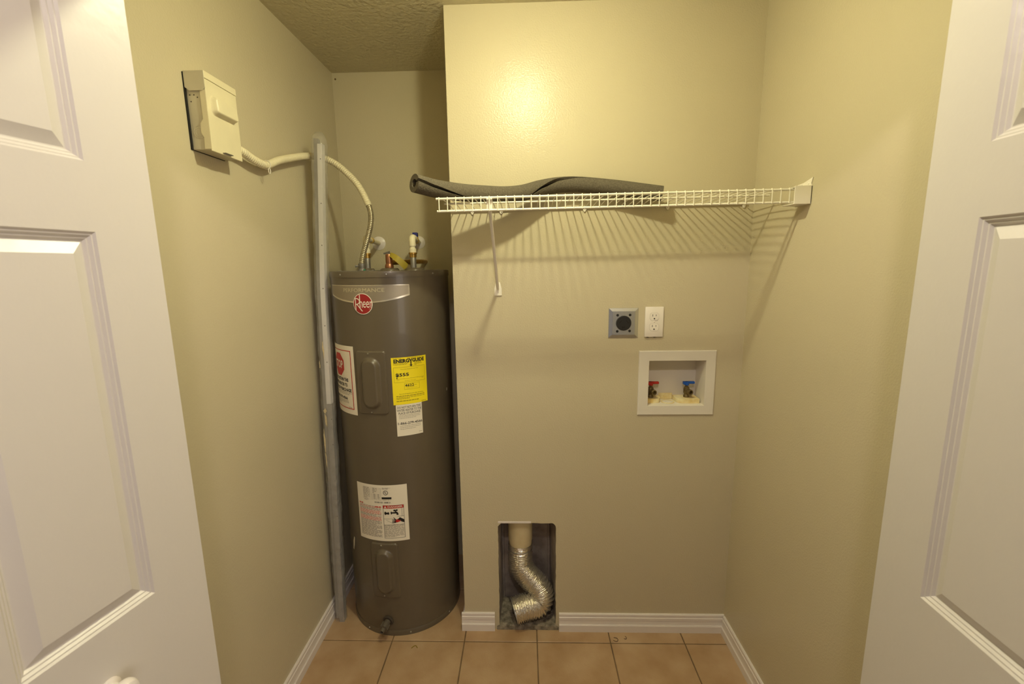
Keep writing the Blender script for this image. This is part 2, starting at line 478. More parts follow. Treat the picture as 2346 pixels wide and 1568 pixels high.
# ---- hall ceiling and its light (behind the camera)
tag_structure(MB().box(-1.22, 1.74, -3.3, FY - 0.12, H, H + 0.1).build('ceiling_hall', M['ceiling']), 'hall ceiling outside the closet')
hl = thing('hall_light', 'small globe light on the hall ceiling outside the closet', 'light', (HALL.x, HALL.y, H))
MB().lathe((HALL.x, HALL.y, H), (0, 0, -1), [(0.07, 0), (0.07, 0.010), (0.05, 0.020), (0.03, 0.024)], 28).build('lamp_holder', M['porcelain'], hl)
MB().lathe(HALL, (0, 0, 1), [(0.0005, -0.042), (0.016, -0.039), (0.030, -0.029), (0.039, -0.015), (0.042, 0.0), (0.039, 0.015), (0.030, 0.029), (0.022, 0.0365)], 20, cap=False).build('globe', hall_m, hl)

# ================================================================== WATER HEATER
HX, HY, HR = -0.296, 0.200, 0.240
wh = thing('water_heater', 'tall taupe cylindrical electric water heater standing in the alcove', 'water heater', (HX, HY, 0))
def cyl(s, z, off=0.0):
    th = s / HR
    return (HX + (HR + off) * math.sin(th), HY - (HR + off) * math.cos(th), z)
MB().lathe((HX, HY, 0), (0, 0, 1), [(HR - 0.004, 0.004), (HR, 0.004), (HR, 1.516)], 96).build('tank', M['tank'], wh)
MB().lathe((HX, HY, 0), (0, 0, 1), [(HR + 0.0022, 0.0), (HR + 0.0022, 0.0225), (HR + 0.0014, 0.0240), (HR - 0.001, 0.0242)], 96).build('base_ring', M['tank'], wh)
lid = MB().lathe((HX, HY, 0), (0, 0, 1), [(HR - 0.002, 1.5135), (HR + 0.0022, 1.5135), (HR + 0.0022, 1.532), (HR + 0.0008, 1.5362), (HR - 0.003, 1.5376), (HR - 0.02, 1.5372), (0.05, 1.5372)], 96).build('top_cap', M['tank'], wh)
# screws in both rims
def screw(parent, pos, nrm, r=0.0042, mat='screw'):
    return MB().lathe(Vector(pos), nrm, [(r, -0.001), (r, 0.0008), (r * 0.75, 0.0020), (r * 0.2, 0.0024)], 10).build('screw', M[mat], parent)
for s in (-0.33, -0.139, 0.0532, 0.2431):
    p = Vector(cyl(s, 1.5247, 0.0022)); screw(lid, p, p - Vector((HX, HY, 1.5247)), 0.0036)
for s in (-0.1237, 0.0664, 0.2562, -0.31):
    p = Vector(cyl(s, 0.0125, 0.0022)); screw(wh, p, p - Vector((HX, HY, 0.0125)), 0.0034)

def unkind(o):
    if 'kind' in o: del o['kind']
class Ink:
    """flat print laid on the tank: shapes in (arc length, height)"""
    def __init__(self, x0=0, x1=1, z0=0, z1=1): self.r = (x0, x1, z0, z1); self.v = []; self.f = []
    def m(self, u, v):
        x0, x1, z0, z1 = self.r; return (x0 + (x1 - x0) * u, z0 + (z1 - z0) * v)
    def rect(self, u0, u1, v0, v1):
        w = abs(self.m(u1, 0)[0] - self.m(u0, 0)[0]); n = max(1, int(w / 0.006) + 0)
        b = len(self.v)
        for k in range(n + 1):
            u = u0 + (u1 - u0) * k / n
            self.v += [self.m(u, v0), self.m(u, v1)]
        self.f += [(b + 2 * k, b + 2 * k + 2, b + 2 * k + 3, b + 2 * k + 1) for k in range(n)]
        return self
    def frame(self, u0, u1, v0, v1, tu, tv):
        self.rect(u0, u1, v1 - tv, v1); self.rect(u0, u1, v0, v0 + tv); self.rect(u0, u0 + tu, v0 + tv, v1 - tv); self.rect(u1 - tu, u1, v0 + tv, v1 - tv); return self
    def poly(self, pts):
        """convex outline, cut into narrow upright strips so that it follows the curve"""
        P = [self.m(*p) for p in pts]
        lo, hi = min(p[0] for p in P), max(p[0] for p in P)
        n = max(1, int((hi - lo) / 0.005))
        def clip(q, x, keep_right):
            out = []
            for a, b in zip(q, q[1:] + q[:1]):
                ia, ib = ((a[0] >= x) == keep_right), ((b[0] >= x) == keep_right)
                if ia: out.append(a)
                if ia != ib:
                    t = (x - a[0]) / (b[0] - a[0]); out.append((x, a[1] + (b[1] - a[1]) * t))
            return out
        for k in range(n):
            x0, x1 = lo + (hi - lo) * k / n, lo + (hi - lo) * (k + 1) / n
            q = P if n == 1 else P[:]
            if k > 0: q = clip(q, x0, True)
            if k < n - 1: q = clip(q, x1, False)
            if len(q) < 3: continue
            b = len(self.v); self.v += q; self.f.append(tuple(range(b, b + len(q))))
        return self
    def text(self, s, u0, u1, v0, v1, bold=0.0):
        vs, fs = text2d(s, bold); b = len(self.v)
        self.v += [self.m(u0 + (u1 - u0) * x, v0 + (v1 - v0) * y) for x, y in vs]
        self.f += [tuple(i + b for i in f) for f in fs]; return self
    def lines(self, u0, u1, v0, v1, rows, fill=0.4, last=0.6, words=True):
        dv = (v1 - v0) / rows
        for r in range(rows):
            vt = v1 - r * dv; e = u1 if r < rows - 1 else u0 + (u1 - u0) * last
            u = u0
            while u < e - 0.005:
                w = random.uniform(0.03, 0.09) if words else e - u
                self.rect(u, min(u + w, e), vt - dv * fill, vt)
                u += w + 0.012
        return self
    def build(self, name, mat, parent, off, thick=False):
        mb = MB()
        mb.add([cyl(s, z, off) for s, z in self.v], self.f, True)
        o = mb.build(name, mat, parent, fix=False, sharp=60)
        bm = bmesh.new(); bm.from_mesh(o.data)
        for f in bm.faces:
            c = f.calc_center_median(); f.normal_update()
            if f.normal.dot(Vector((c.x - HX, c.y - HY, 0))) < 0: f.normal_flip()
        bm.to_mesh(o.data); bm.free()
        if len(self.f) > 30 or name.endswith('print') or name == 'lettering': o['kind'] = 'stuff'
        return o

# ---- badge with the maker's mark
def badge_shape(ins):
    b = Ink(); n = 40; s0, s1 = -0.2215 + ins, 0.1355 - ins
    bot = lambda s: 1.4182 + (s + 0.042) ** 2 * 0.86
    for k in range(n + 1):
        s = s0 + (s1 - s0) * k / n
        b.v += [(s, bot(s) + ins * 2.6 if ins else bot(s)), (s, 1.4862 - ins)]
    b.f = [(2 * k, 2 * k + 2, 2 * k + 3, 2 * k + 1) for k in range(n)]
    return b
badge = badge_shape(0).build('brand_badge', M['badge_rim'], wh, 0.0012)
unkind(badge); badge['label'] = 'silver brand badge with a curved lower edge'
_bf = badge_shape(0.0026).build('badge_face', M['badge'], badge, 0.0017); unkind(_bf)
Ink().text('PERFORMANCE', -0.1265, 0.0435, 1.4602, 1.4745, 0.0).text('TM', 0.0445, 0.0475, 1.4730, 1.4748).build('lettering', M['badge_text'], badge, 0.0021)
def disc(cx, cz, rx, rz, n=40):
    return Ink().poly([(cx + rx * math.cos(2 * PI * k / n), cz + rz * math.sin(2 * PI * k / n)) for k in range(n)])
logo = disc(-0.0416, 1.4162, 0.0392, 0.0396).build('round_logo', M['white_ink'], wh, 0.0024)
unkind(logo); logo['label'] = 'round red and white maker logo'
_rf = disc(-0.0416, 1.4162, 0.0368, 0.0372).build('red_field', M['red'], logo, 0.0028); unkind(_rf)
k = Ink()
k.rect(-0.0720, -0.0684, 1.3905, 1.4385)
for q in range(16):
    a0, a1 = -PI / 2 + PI * q / 16, -PI / 2 + PI * (q + 1) / 16
    k.poly([(-0.0690 + 0.0175 * math.cos(a), 1.4255 + 0.0130 * math.sin(a)) for a in (a0, a1)] + [(-0.0690 + 0.0142 * math.cos(a), 1.4255 + 0.0097 * math.sin(a)) for a in (a1, a0)])
k.poly([(-0.0655, 1.4135), (-0.0612, 1.4135), (-0.0410, 1.3885), (-0.0455, 1.3885)])
k.rect(-0.0535, -0.0500, 1.4020, 1.4508)
k.text('n', -0.0535, -0.0418, 1.4020, 1.4262); k.text('e', -0.0400, -0.0282, 1.4016, 1.4264); k.text('e', -0.0268, -0.0150, 1.4016, 1.4264); k.text('m', -0.0130, 0.0050 - 0.010, 1.4020, 1.4262)
k.rect(-0.0165, -0.0140, 1.3965, 1.3982)
k.build('lettering', M['white_ink'], logo, 0.0032)

# ---- access panels (pressed sheet with a raised oval)
def sdf_round(x, y, hw, hh, r):
    qx, qy = abs(x) - hw + r, abs(y) - hh + r
    return math.hypot(max(qx, 0), max(qy, 0)) + min(max(qx, qy), 0) - r
def sstep(e0, e1, x):
    t = max(0, min(1, (x - e0) / (e1 - e0))); return t * t * (3 - 2 * t)
def access_panel(s0, s1, z0, z1, bs, bz0, bz1, screws):
    cx, cz, hw, hh = (s0 + s1) / 2, (z0 + z1) / 2, (s1 - s0) / 2, (z1 - z0) / 2
    bcx, bhw = (bs[0] + bs[1]) / 2, (bs[1] - bs[0]) / 2; bcz, bhh = (bz0 + bz1) / 2, (bz1 - bz0) / 2
    ns, nz = 64, 110; vs, fs = [], []
    for j in range(nz + 1):
        for i in range(ns + 1):
            s = s0 - 0.003 + (s1 - s0 + 0.006) * i / ns; z = z0 - 0.003 + (z1 - z0 + 0.006) * j / nz
            d = sdf_round(s - cx, z - cz, hw, hh, 0.012)
            h = -0.0012 + 0.0062 * sstep(0.0008, -0.0035, d)
            b = sdf_round(s - bcx, z - bcz, bhw, bhh, bhw * 0.98)
            h += 0.015 * sstep(0.006, -0.012, b)
            vs.append(cyl(s, z, h))
    for j in range(nz):
        for i in range(ns):
            a = j * (ns + 1) + i; fs.append((a, a + 1, a + ns + 2, a + ns + 1))
    mb = MB(); mb.add(vs, fs, True)
    o = mb.build('access_panel', M['tank'], wh, fix=False, sharp=70)
    for s, z in screws:
        p = Vector(cyl(s, z, 0.005)); screw(o, p, p - Vector((HX, HY, z)), 0.0034)
    return o
access_panel(-0.0895, 0.0335, 0.984, 1.2362, (-0.062, 0.006), 1.010, 1.208, [(-0.0326, 1.2263), (-0.0322, 0.9937)])
access_panel(-0.0830, 0.0340, 0.181, 0.4310, (-0.058, 0.010), 0.207, 0.403, [(-0.0322, 0.4235), (-0.0319, 0.1923)])

# ---- yellow energy label
def sticker(name, rect, mat, off, label):
    o = Ink(*rect).rect(0, 1, 0, 1).build(name, mat, wh, off); o['label'] = label
    if 'kind' in o: del o['kind']
    return o
RE = (0.0515, 0.1890, 1.0195, 1.2075)
st = sticker('energy_label', RE, M['yellow'], 0.0012, 'yellow energy cost label with bold black heading')
k = Ink(*RE)
k.text('ENERG', 0.065, 0.500, 0.885, 0.965, 0.045); k.text('GUIDE', 0.585, 0.935, 0.885, 0.965, 0.045)
k.poly([(0.490, 0.965), (0.522, 0.965), (0.545, 0.925), (0.530, 0.905)]); k.poly([(0.600, 0.965), (0.568, 0.965), (0.530, 0.905), (0.545, 0.895)])
k.rect(0.528, 0.560, 0.815, 0.915); k.poly([(0.497, 0.836), (0.544, 0.792), (0.591, 0.836), (0.544, 0.826)])
k.text('$555', 0.105, 0.470, 0.590, 0.668, 0.03); k.rect(0.126, 0.137, 0.58, 0.68)
k.poly([(0.112, 0.575), (0.160, 0.575), (0.136, 0.543)])
k.text('4622', 0.345, 0.600, 0.372, 0.430, 0.02); k.text('kWh', 0.615, 0.680, 0.392, 0.408)
k.text('Your cost will depend on your utility rates and use', 0.17, 0.87, 0.212, 0.236)
k.build('lettering', M['ink'], st, 0.0017)
k = Ink(*RE)
k.frame(0.055, 0.945, 0.475, 0.795, 0.005, 0.004); k.frame(0.325, 0.765, 0.315, 0.445, 0.005, 0.004)
k.text('Estimated Yearly Energy Cost', 0.25, 0.74, 0.738, 0.760)
k.text('Cost Range of Similar Models', 0.345, 0.665, 0.497, 0.515); k.text('Estimated Yearly Electricity Use', 0.39, 0.69, 0.338, 0.354)
k.rect(0.135, 0.90, 0.548, 0.552)
for u in (0.135, 0.33, 0.52, 0.71, 0.90): k.rect(u - 0.002, u + 0.002, 0.552, 0.566)
k.text('$439', 0.13, 0.20, 0.512, 0.527); k.text('$588', 0.84, 0.90, 0.522, 0.537)
k.lines(0.055, 0.46, 0.835, 0.875, 2, 0.4, 0.9); k.lines(0.64, 0.86, 0.800, 0.875, 3, 0.35, 0.3); k.lines(0.055, 0.30, 0.975, 0.985, 1, 0.8, 0.9)
k.lines(0.45, 0.95, 0.975, 0.985, 1, 0.8, 0.95)
k.lines(0.09, 0.90, 0.165, 0.190, 1, 0.6, 1); k.lines(0.09, 0.90, 0.105, 0.155, 2, 0.4, 0.45); k.lines(0.09, 0.72, 0.058, 0.085, 1, 0.6, 1); k.lines(0.80, 0.94, 0.02, 0.035, 1, 0.7, 1)
k.build('small_print', M['ink_olive'], st, 0.0017)

# ---- white notice under it
RN = (0.0595, 0.1620, 0.8905, 1.0190)
st = sticker('return_notice', RN, M['paper'], 0.0009, 'white paper notice below the yellow label')
k = Ink(*RN)
k.text('DO NOT RETURN THIS', 0.055, 0.950, 0.878, 0.950, 0.004); k.text('WATER HEATER TO THE', 0.030, 0.970, 0.785, 0.857, 0.004); k.text('PLACE OF PURCHASE', 0.09, 0.930, 0.690, 0.762, 0.004)
k.text('1-866-279-4566', 0.05, 0.985, 0.365, 0.445, 0.012)
k.build('lettering', M['ink'], st, 0.0014)
k = Ink(*RN); k.lines(0.10, 0.92, 0.530, 0.660, 3, 0.3, 0.8); k.lines(0.12, 0.92, 0.180, 0.330, 3, 0.3, 0.75); k.lines(0.84, 0.95, 0.06, 0.085, 1, 0.7, 1)
k.build('small_print', M['ink_grey'], st, 0.0014)

# ---- stop sign notice at the left
RS = (-0.3130, -0.1005, 0.9735, 1.2510)
st = sticker('stop_notice', RS, M['paper'], 0.0010, 'white notice with a red stop octagon and red border')
k = Ink(*RS); k.frame(0.045, 0.925, 0.075, 0.932, 0.018, 0.012)
oc = lambda r: [(0.487 + r * math.cos(PI / 8 + k * PI / 4) * 1.306, 0.712 + r * math.sin(PI / 8 + k * PI / 4)) for k in range(8)]
ring = Ink(*RS)
k.poly(oc(0.178))
k.build('red_print', M['red_ink'], st, 0.0015)
k = Ink(*RS); k.text('STOP', 0.305, 0.668, 0.655, 0.775, 0.02); k.build('white_print', M['white_ink'], st, 0.0020)
k = Ink(*RS)
k.text('DO NOT RETURN THIS', 0.16, 0.81, 0.475, 0.525, 0.03); k.text('WATER HEATER TO', 0.19, 0.775, 0.400, 0.450, 0.03); k.text('PLACE OF PURCHASE', 0.09, 0.885, 0.325, 0.375, 0.03)
k.text('1-866-279-4566', 0.22, 0.750, 0.205, 0.248, 0.03)
k.build('lettering', M['ink'], st, 0.0015)
k = Ink(*RS); k.lines(0.08, 0.89, 0.268, 0.312, 2, 0.4, 0.9); k.lines(0.2, 0.78, 0.125, 0.190, 3, 0.4, 0.5); k.lines(0.78, 0.86, 0.09, 0.105, 1, 0.7, 1)
k.build('small_print', M['ink_grey'], st, 0.0015)

# ---- rating and warning label
RR = (-0.1355, 0.0840, 0.4420, 0.6880)
st = sticker('rating_label', RR, M['paper'], 0.0010, 'large white rating label with warnings and a danger drawing')
k = Ink(*RR)
def row(u0, u1, v): k.rect(u0, u1, v, v + 0.003)
for r in range(9): row(0.155, 0.52, 0.945 - r * 0.026)
for u, n0 in ((0.155, 0), (0.345, 4), (0.43, 4), (0.52, 0)):
    k.rect(u, u + 0.003, 0.735, 0.948 - 0.026 * n0)
k.lines(0.165, 0.30, 0.742, 0.942, 8, 0.42, 0.6); k.lines(0.36, 0.45, 0.842, 0.942, 4, 0.42, 0.3); k.lines(0.375, 0.415, 0.742, 0.836, 4, 0.5, 1); k.lines(0.455, 0.495, 0.742, 0.836, 4, 0.5, 1)
k.lines(0.17, 0.27, 0.705, 0.732, 2, 0.4, 0.8); k.lines(0.55, 0.70, 0.735, 0.745, 1, 0.7, 1)
k.lines(0.55, 0.70, 0.925, 0.955, 2, 0.6, 0.7)
for r in range(34):
    v = 0.612 - r * 0.0165
    if r in (1, 5, 6, 7, 8, 12, 13, 14, 15): continue
    k.lines(0.045, 0.505 if r % 5 else 0.40, v, v + 0.0125, 1, 0.75, 1)
k.lines(0.555, 0.91, 0.070, 0.290, 12, 0.5, 0.6)
k.build('small_print', M['ink_grey'], st, 0.0015)
k = Ink(*RR)
for r in (1, 5, 6, 7, 8, 12, 13, 14, 15):
    v = 0.612 - r * 0.0165; k.lines(0.045, 0.505, v, v + 0.0125, 1, 0.85, 1)
k.build('pink_print', M['ink_pink'], st, 0.0015)
k = Ink(*RR); k.rect(0.545, 0.925, 0.590, 0.645); k.lines(0.04, 0.13, 0.632, 0.655, 1, 0.8, 1); k.lines(0.385, 0.51, 0.600, 0.622, 1, 0.8, 1)
k.poly([(0.735, 0.345), (0.79, 0.335), (0.86, 0.355), (0.82, 0.40), (0.765, 0.385)])
k.build('red_print', M['red_ink'], st, 0.0015)
k = Ink(*RR); k.text('DANGER', 0.635, 0.905, 0.603, 0.634, 0.02); k.poly([(0.565, 0.600), (0.615, 0.600), (0.590, 0.638)]); k.build('white_print', M['white_ink'], st, 0.0020)
k = Ink(*RR)
k.frame(0.545, 0.925, 0.055, 0.645, 0.006, 0.004); k.rect(0.545, 0.925, 0.296, 0.300)
cx_, cz_ = 0.612, 0.868
for q in range(24):
    a0, a1 = 2 * PI * q / 24, 2 * PI * (q + 1) / 24
    k.poly([(cx_ + 0.045 * math.cos(a0), cz_ + 0.040 * math.sin(a0)), (cx_ + 0.045 * math.cos(a1), cz_ + 0.040 * math.sin(a1)), (cx_ + 0.036 * math.cos(a1), cz_ + 0.032 * math.sin(a1)), (cx_ + 0.036 * math.cos(a0), cz_ + 0.032 * math.sin(a0))])
k.text('U', 0.590, 0.612, 0.860, 0.885, 0.02); k.text('L', 0.612, 0.632, 0.850, 0.875, 0.02)
k.rect(0.535, 0.715, 0.755, 0.790)
for q in range(34):
    if random.random() < 0.7: k.rect(0.385 + q * 0.0092, 0.385 + q * 0.0092 + random.choice((0.003, 0.006)), 0.682, 0.708)
def blob(u, v, ru, rv, rot=0, n=12):
    k.poly([(u + (ru * math.cos(a) * math.cos(rot) - rv * math.sin(a) * math.sin(rot)), v + (ru * math.cos(a) * math.sin(rot) + rv * math.sin(a) * math.cos(rot))) for a in [2 * PI * q / n for q in range(n)]])
blob(0.585, 0.505, 0.018, 0.030); blob(0.640, 0.503, 0.017, 0.024); blob(0.612, 0.503, 0.016, 0.018); blob(0.695, 0.510, 0.012, 0.028)
k.poly([(0.70, 0.500), (0.70, 0.522), (0.80, 0.528), (0.82, 0.505), (0.825, 0.470), (0.79, 0.470), (0.785, 0.498)])
blob(0.755, 0.553, 0.022, 0.016); blob(0.795, 0.556, 0.020, 0.014); blob(0.775, 0.535, 0.012, 0.014)
k.poly([(0.80, 0.385), (0.845, 0.425), (0.925, 0.375), (0.925, 0.325), (0.87, 0.345), (0.845, 0.375)])
for a in (0.386, 0.366, 0.348, 0.335): k.poly([(0.70, a - 0.002), (0.70, a + 0.005), (0.77, a + 0.010), (0.775, a - 0.004)])
k.poly([(0.725, 0.425), (0.735, 0.43), (0.78, 0.385), (0.765, 0.375)])
k.rect(0.545, 0.72, 0.405, 0.408); k.rect(0.885, 0.890, 0.445, 0.585); k.rect(0.80, 0.925, 0.443, 0.447); k.poly([(0.59, 0.385), (0.595, 0.385), (0.75, 0.305), (0.742, 0.305)])
k.build('lettering', M['ink'], st, 0.0016)

# ---- paint chip and scratch
k = Ink(); k.poly([(-0.1945, 0.4150), (-0.1870, 0.4120), (-0.1960, 0.3720), (-0.2080, 0.3450), (-0.2140, 0.3500), (-0.2060, 0.3900)])
k.build('torn_paper_scrap', M['paper'], wh, 0.0010)
k = Ink(); k.poly([(0.3060, 1.0310), (0.3110, 1.0330), (0.3120, 1.0430), (0.3080, 1.0450)]); k.build('paint_chip', M['paper'], wh, 0.0008)

# ---- drain valve
p = Vector(cyl(-0.026, 0.071, -0.001)); nv = Vector((p.x - HX, p.y - HY, 0)).normalized(); nv = (nv + Vector((-0.10, 0, -0.14))).normalized()
dv = MB().lathe(p, nv, [(0.024, 0), (0.024, 0.003), (0.020, 0.006), (0.013, 0.006)], 28).build('drain_valve', M['tank_dark'], wh)
mb = MB(); mb.lathe(p, nv, [(0.0125, 0.004), (0.0125, 0.018), (0.0165, 0.018), (0.0170, 0.032), (0.0160, 0.042), (0.0095, 0.043), (0.0095, 0.052), (0.0085, 0.058), (0.0060, 0.058), (0.0055, 0.040)], 20, cap=False)
for q in range(8):
    a = 2 * PI * q / 8; side = nv.orthogonal().normalized(); side2 = nv.cross(side)
    c = p + nv * 0.031 + (side * math.cos(a) + side2 * math.sin(a)) * 0.0165
    mb.tube([c - nv * 0.011, c + nv * 0.011], 0.0026, 6)
mb.build('valve_handle', material('grey_nylon', srgb(92, 84, 72), 0.45), dv)
MB().lathe(p + nv * 0.0575, nv, [(0.0056, -0.006), (0.0056, -0.003)], 16).build('outlet_bore', M['dark'], dv)

# ---- fittings on the top
ZT = 1.5372
def dome(x, y, r, h=0.009): return MB().lathe((x, y, ZT - 0.001), (0, 0, 1), [(r, 0), (r * 0.96, h * 0.5), (r * 0.8, h), (r * 0.3, h + 0.001), (0.002, h + 0.001)], 28)
for x, y, r in ((-0.2985, 0.20, 0.040), (-0.194, 0.20, 0.042), (-0.398, 0.20, 0.036)):
    dome(x, y, r, 0.011).build('fitting_collar', M['tank'], wh)
jp = MB().box(-0.452, -0.302, 0.020, 0.125, ZT - 0.0005, ZT + 0.0022, 0.0008, 1).build('junction_plate', M['galv'], wh)
MB().lathe((-0.352, 0.045, ZT + 0.002), (0, 0, 1), [(0.0045, 0), (0.0045, 0.003), (0.002, 0.0045)], 10).build('ground_screw', material('green_screw', srgb(30, 120, 84), 0.4), jp)
for x, y in ((-0.440, 0.032), (-0.314, 0.032)): screw(jp, (x, y, ZT + 0.002), (0, 0, 1), 0.0045)
for x in (-0.197, -0.392):
    MB().lathe((x, 0.20, ZT), (0, 0, 1), [(0.0125, 0.005), (0.0125, 0.052), (0.0115, 0.054)], 24).build('nipple', M['galv'], wh)

# relief valve with its yellow tag
rv = thing('relief_valve', 'copper coloured relief valve with yellow tag on top of the water heater', 'valve', (-0.2995, 0.20, ZT + 0.008))
MB().lathe((-0.2995, 0.20, ZT + 0.006), (0, 0, 1), [(0.012, 0), (0.0175, 0.004), (0.0185, 0.010), (0.0165, 0.019), (0.0140, 0.023), (0.0145, 0.030), (0.0140, 0.060), (0.0130, 0.062), (0.004, 0.063)], 24).build('valve_body', M['copper'], rv)
mb = MB(); mb.tube([(-0.320, 0.196, ZT + 0.070), (-0.308, 0.197, ZT + 0.074), (-0.294, 0.198, ZT + 0.078)], 0.0035, 8); mb.box(-0.3055, -0.2935, 0.194, 0.206, ZT + 0.066, ZT + 0.073)
mb.build('test_lever', M['galv'], rv)
dp = MB().tube(spline([(-0.290, 0.202, ZT + 0.034), (-0.270, 0.225, ZT + 0.034), (-0.235, 0.30, ZT + 0.036), (-0.215, 0.40, ZT + 0.038), (-0.213, 0.506, ZT + 0.038)], 30), 0.0105, 14).build('discharge_pipe', M['brass'], rv)
MB().lathe((-0.232, 0.307, ZT + 0.036), (0.2, 0.95, 0.02), [(0.0125, -0.012), (0.0135, -0.010), (0.0135, 0.010), (0.0125, 0.012)], 16).build('coupling', M['brass'], dp)
mb = MB(); vs, fs = [], []
n = 14
for i in range(n + 1):
    t = i / n; x = -0.290 + 0.068 * t; z = ZT + 0.066 - 0.010 * t - 0.045 * t ** 1.6; y = 0.186 - 0.010 * math.sin(t * PI)
    wz = 0.008 + 0.006 * t; tw = 0.8 * math.sin(t * 4)
    vs += [(x + wz * 0.5, y + wz * tw * 0.5, z + wz), (x - wz * 0.5, y - wz * tw * 0.5, z - wz)]
for i in range(n): fs.append((2 * i, 2 * i + 2, 2 * i + 3, 2 * i + 1))
nv0 = len(vs); vs += [(a, b + 0.0006, c) for a, b, c in vs]; fs += [tuple(reversed([q + nv0 for q in f])) for f in fs]
mb.add(vs, fs, True); mb.build('warning_tag', M['yellow_tag'], rv, fix=False)

# ================================================================== WATER PIPES on the alcove wall
def water_pipe(name, label, nx, ex, ez, er, valve):
    t = thing(name, label, 'pipe', (ex, A, ez))
    ztop = 1.671
    MB().lathe((ex, A, ez), (0, -1, 0), [(er, 0), (er, 0.002), (er * 0.75, 0.006), (0.014, 0.010)], 32).build('escutcheon', M['trim'], t)
    tip = Vector((nx, 0.20, ztop)); wall = Vector((ex, A - 0.001, ez))
    d = (tip - wall)
    MB().tube([wall, wall + d * 0.93], 0.0105, 16).build('supply_pipe', M['cpvc'], t)
    c = wall + d * (0.42 if valve else 0.62)
    MB().tube([c - d.normalized() * 0.018, c - d.normalized() * 0.016, c + d.normalized() * 0.016, c + d.normalized() * 0.018], lambda q: 0.0130 if 0.1 < q < 0.9 else 0.0118, 18).build('cemented_coupling', M['cpvc_gold'], t)
    MB().tube(spline([tip + Vector((0.001, 0.030, 0.0)), tip + Vector((0, 0.012, 0.001)), tip + Vector((0, 0.003, -0.004)), tip + Vector((0, 0, -0.016)), tip + Vector((0, 0, -0.034))], 16), 0.0135, 20).build('elbow', M['cpvc'], t)
    MB().lathe((nx, 0.20, 0), (0, 0, 1), [(0.0110, 1.640), (0.0110, 1.627), (0.0145, 1.626), (0.0150, 1.612), (0.0140, 1.609)], 24).build('adapter', M['cpvc'], t)
    MB().lathe((nx, 0.20, 0), (0, 0, 1), [(0.0150, 1.6105), (0.0175, 1.610), (0.0175, 1.604), (0.0145, 1.603), (0.0142, 1.5905), (0.013, 1.5900)], 12).build('brass_union', M['brass'], t)
    if valve:
        c = wall + d * 0.50
        MB().lathe(c, (0, 0, 1), [(0.012, 0), (0.012, 0.014), (0.006, 0.016), (0.006, 0.019)], 16).build('valve_stem', M['cpvc_gold'], t)
        MB().box(c.x - 0.0115, c.x + 0.0095, c.y - 0.012, c.y + 0.012, c.z + 0.013, c.z + 0.034, 0.002, 2).build('shutoff_handle', M['navy'], t, label='navy blue shutoff handle')
    return t
water_pipe('water_pipe', 'cream plastic cold water pipe with blue shutoff above the heater', -0.197, -0.241, 1.668, 0.0305, True)
water_pipe('water_pipe', 'cream plastic hot water pipe behind the flexible conduit', -0.392, -0.437, 1.667, 0.0325, False)

# ================================================================== ELECTRIC DISCONNECT BOX on the left wall
XB0, XB1 = -L, -0.553
Y0, Y1, Z0, Z1 = -0.4690, -0.3425, 1.8640, 2.0550
db = thing('disconnect_box', 'small cream metal electrical disconnect box on the left wall', 'electrical box', (-L, (Y0 + Y1) / 2, (Z0 + Z1) / 2))
MB().box(-L + 0.0005, XB1 - 0.002, Y0 + 0.002, Y1 - 0.002, Z0, Z1 - 0.002, 0.0012, 1).build('box_body', M['box_grey'], db)
MB().box(-L + 0.0001, -L + 0.0035, Y0 - 0.0040, Y1 + 0.001, Z0 - 0.001, Z1 - 0.002).build('gap_strip', M['dark'], db)  # black strip standing in for the shaded gap between box and wall
# cover: front sheet, a narrow return along the side, and the raised grip
cov = MB().box(XB1 - 0.0015, XB1 + 0.0015, Y0 - 0.0005, Y1 + 0.0015, Z0 - 0.004, Z1 - 0.0175, 0.0006, 1)
cov.prism([(XB1 - 0.018, Z0 + 0.001), (XB1, Z0 + 0.001), (XB1, Z1 - 0.045), (XB1 - 0.014, Z1 - 0.045), (XB1 - 0.0135, Z0 + 0.075), (XB1 - 0.0225, Z0 + 0.064), (XB1 - 0.0225, Z0 + 0.040), (XB1 - 0.0165, Z0 + 0.030)],
          lambda a, b, d: (a, d, b), Y0 - 0.0008, Y0 + 0.0022)
cov = cov.build('cover', M['box_paint'], db)
MB().prism([(-L + 0.001, Z1), (XB1 + 0.0022, Z1), (XB1 + 0.0022, Z1 - 0.040), (XB1 - 0.006, Z1 - 0.0475), (-L + 0.014, Z1 - 0.0475), (-L + 0.001, Z1 - 0.037)],
           lambda a, b, d: (a, d, b), Y0 - 0.0034, Y0 - 0.0010).build('cap_side', M['box_grey'], db)
MB().box(-L + 0.004, XB1 + 0.0026, Y0 - 0.0009, Y1 + 0.0022, Z1 - 0.0165, Z1 + 0.001, 0.0006, 1).build('top_cap', M['box_paint'], db)
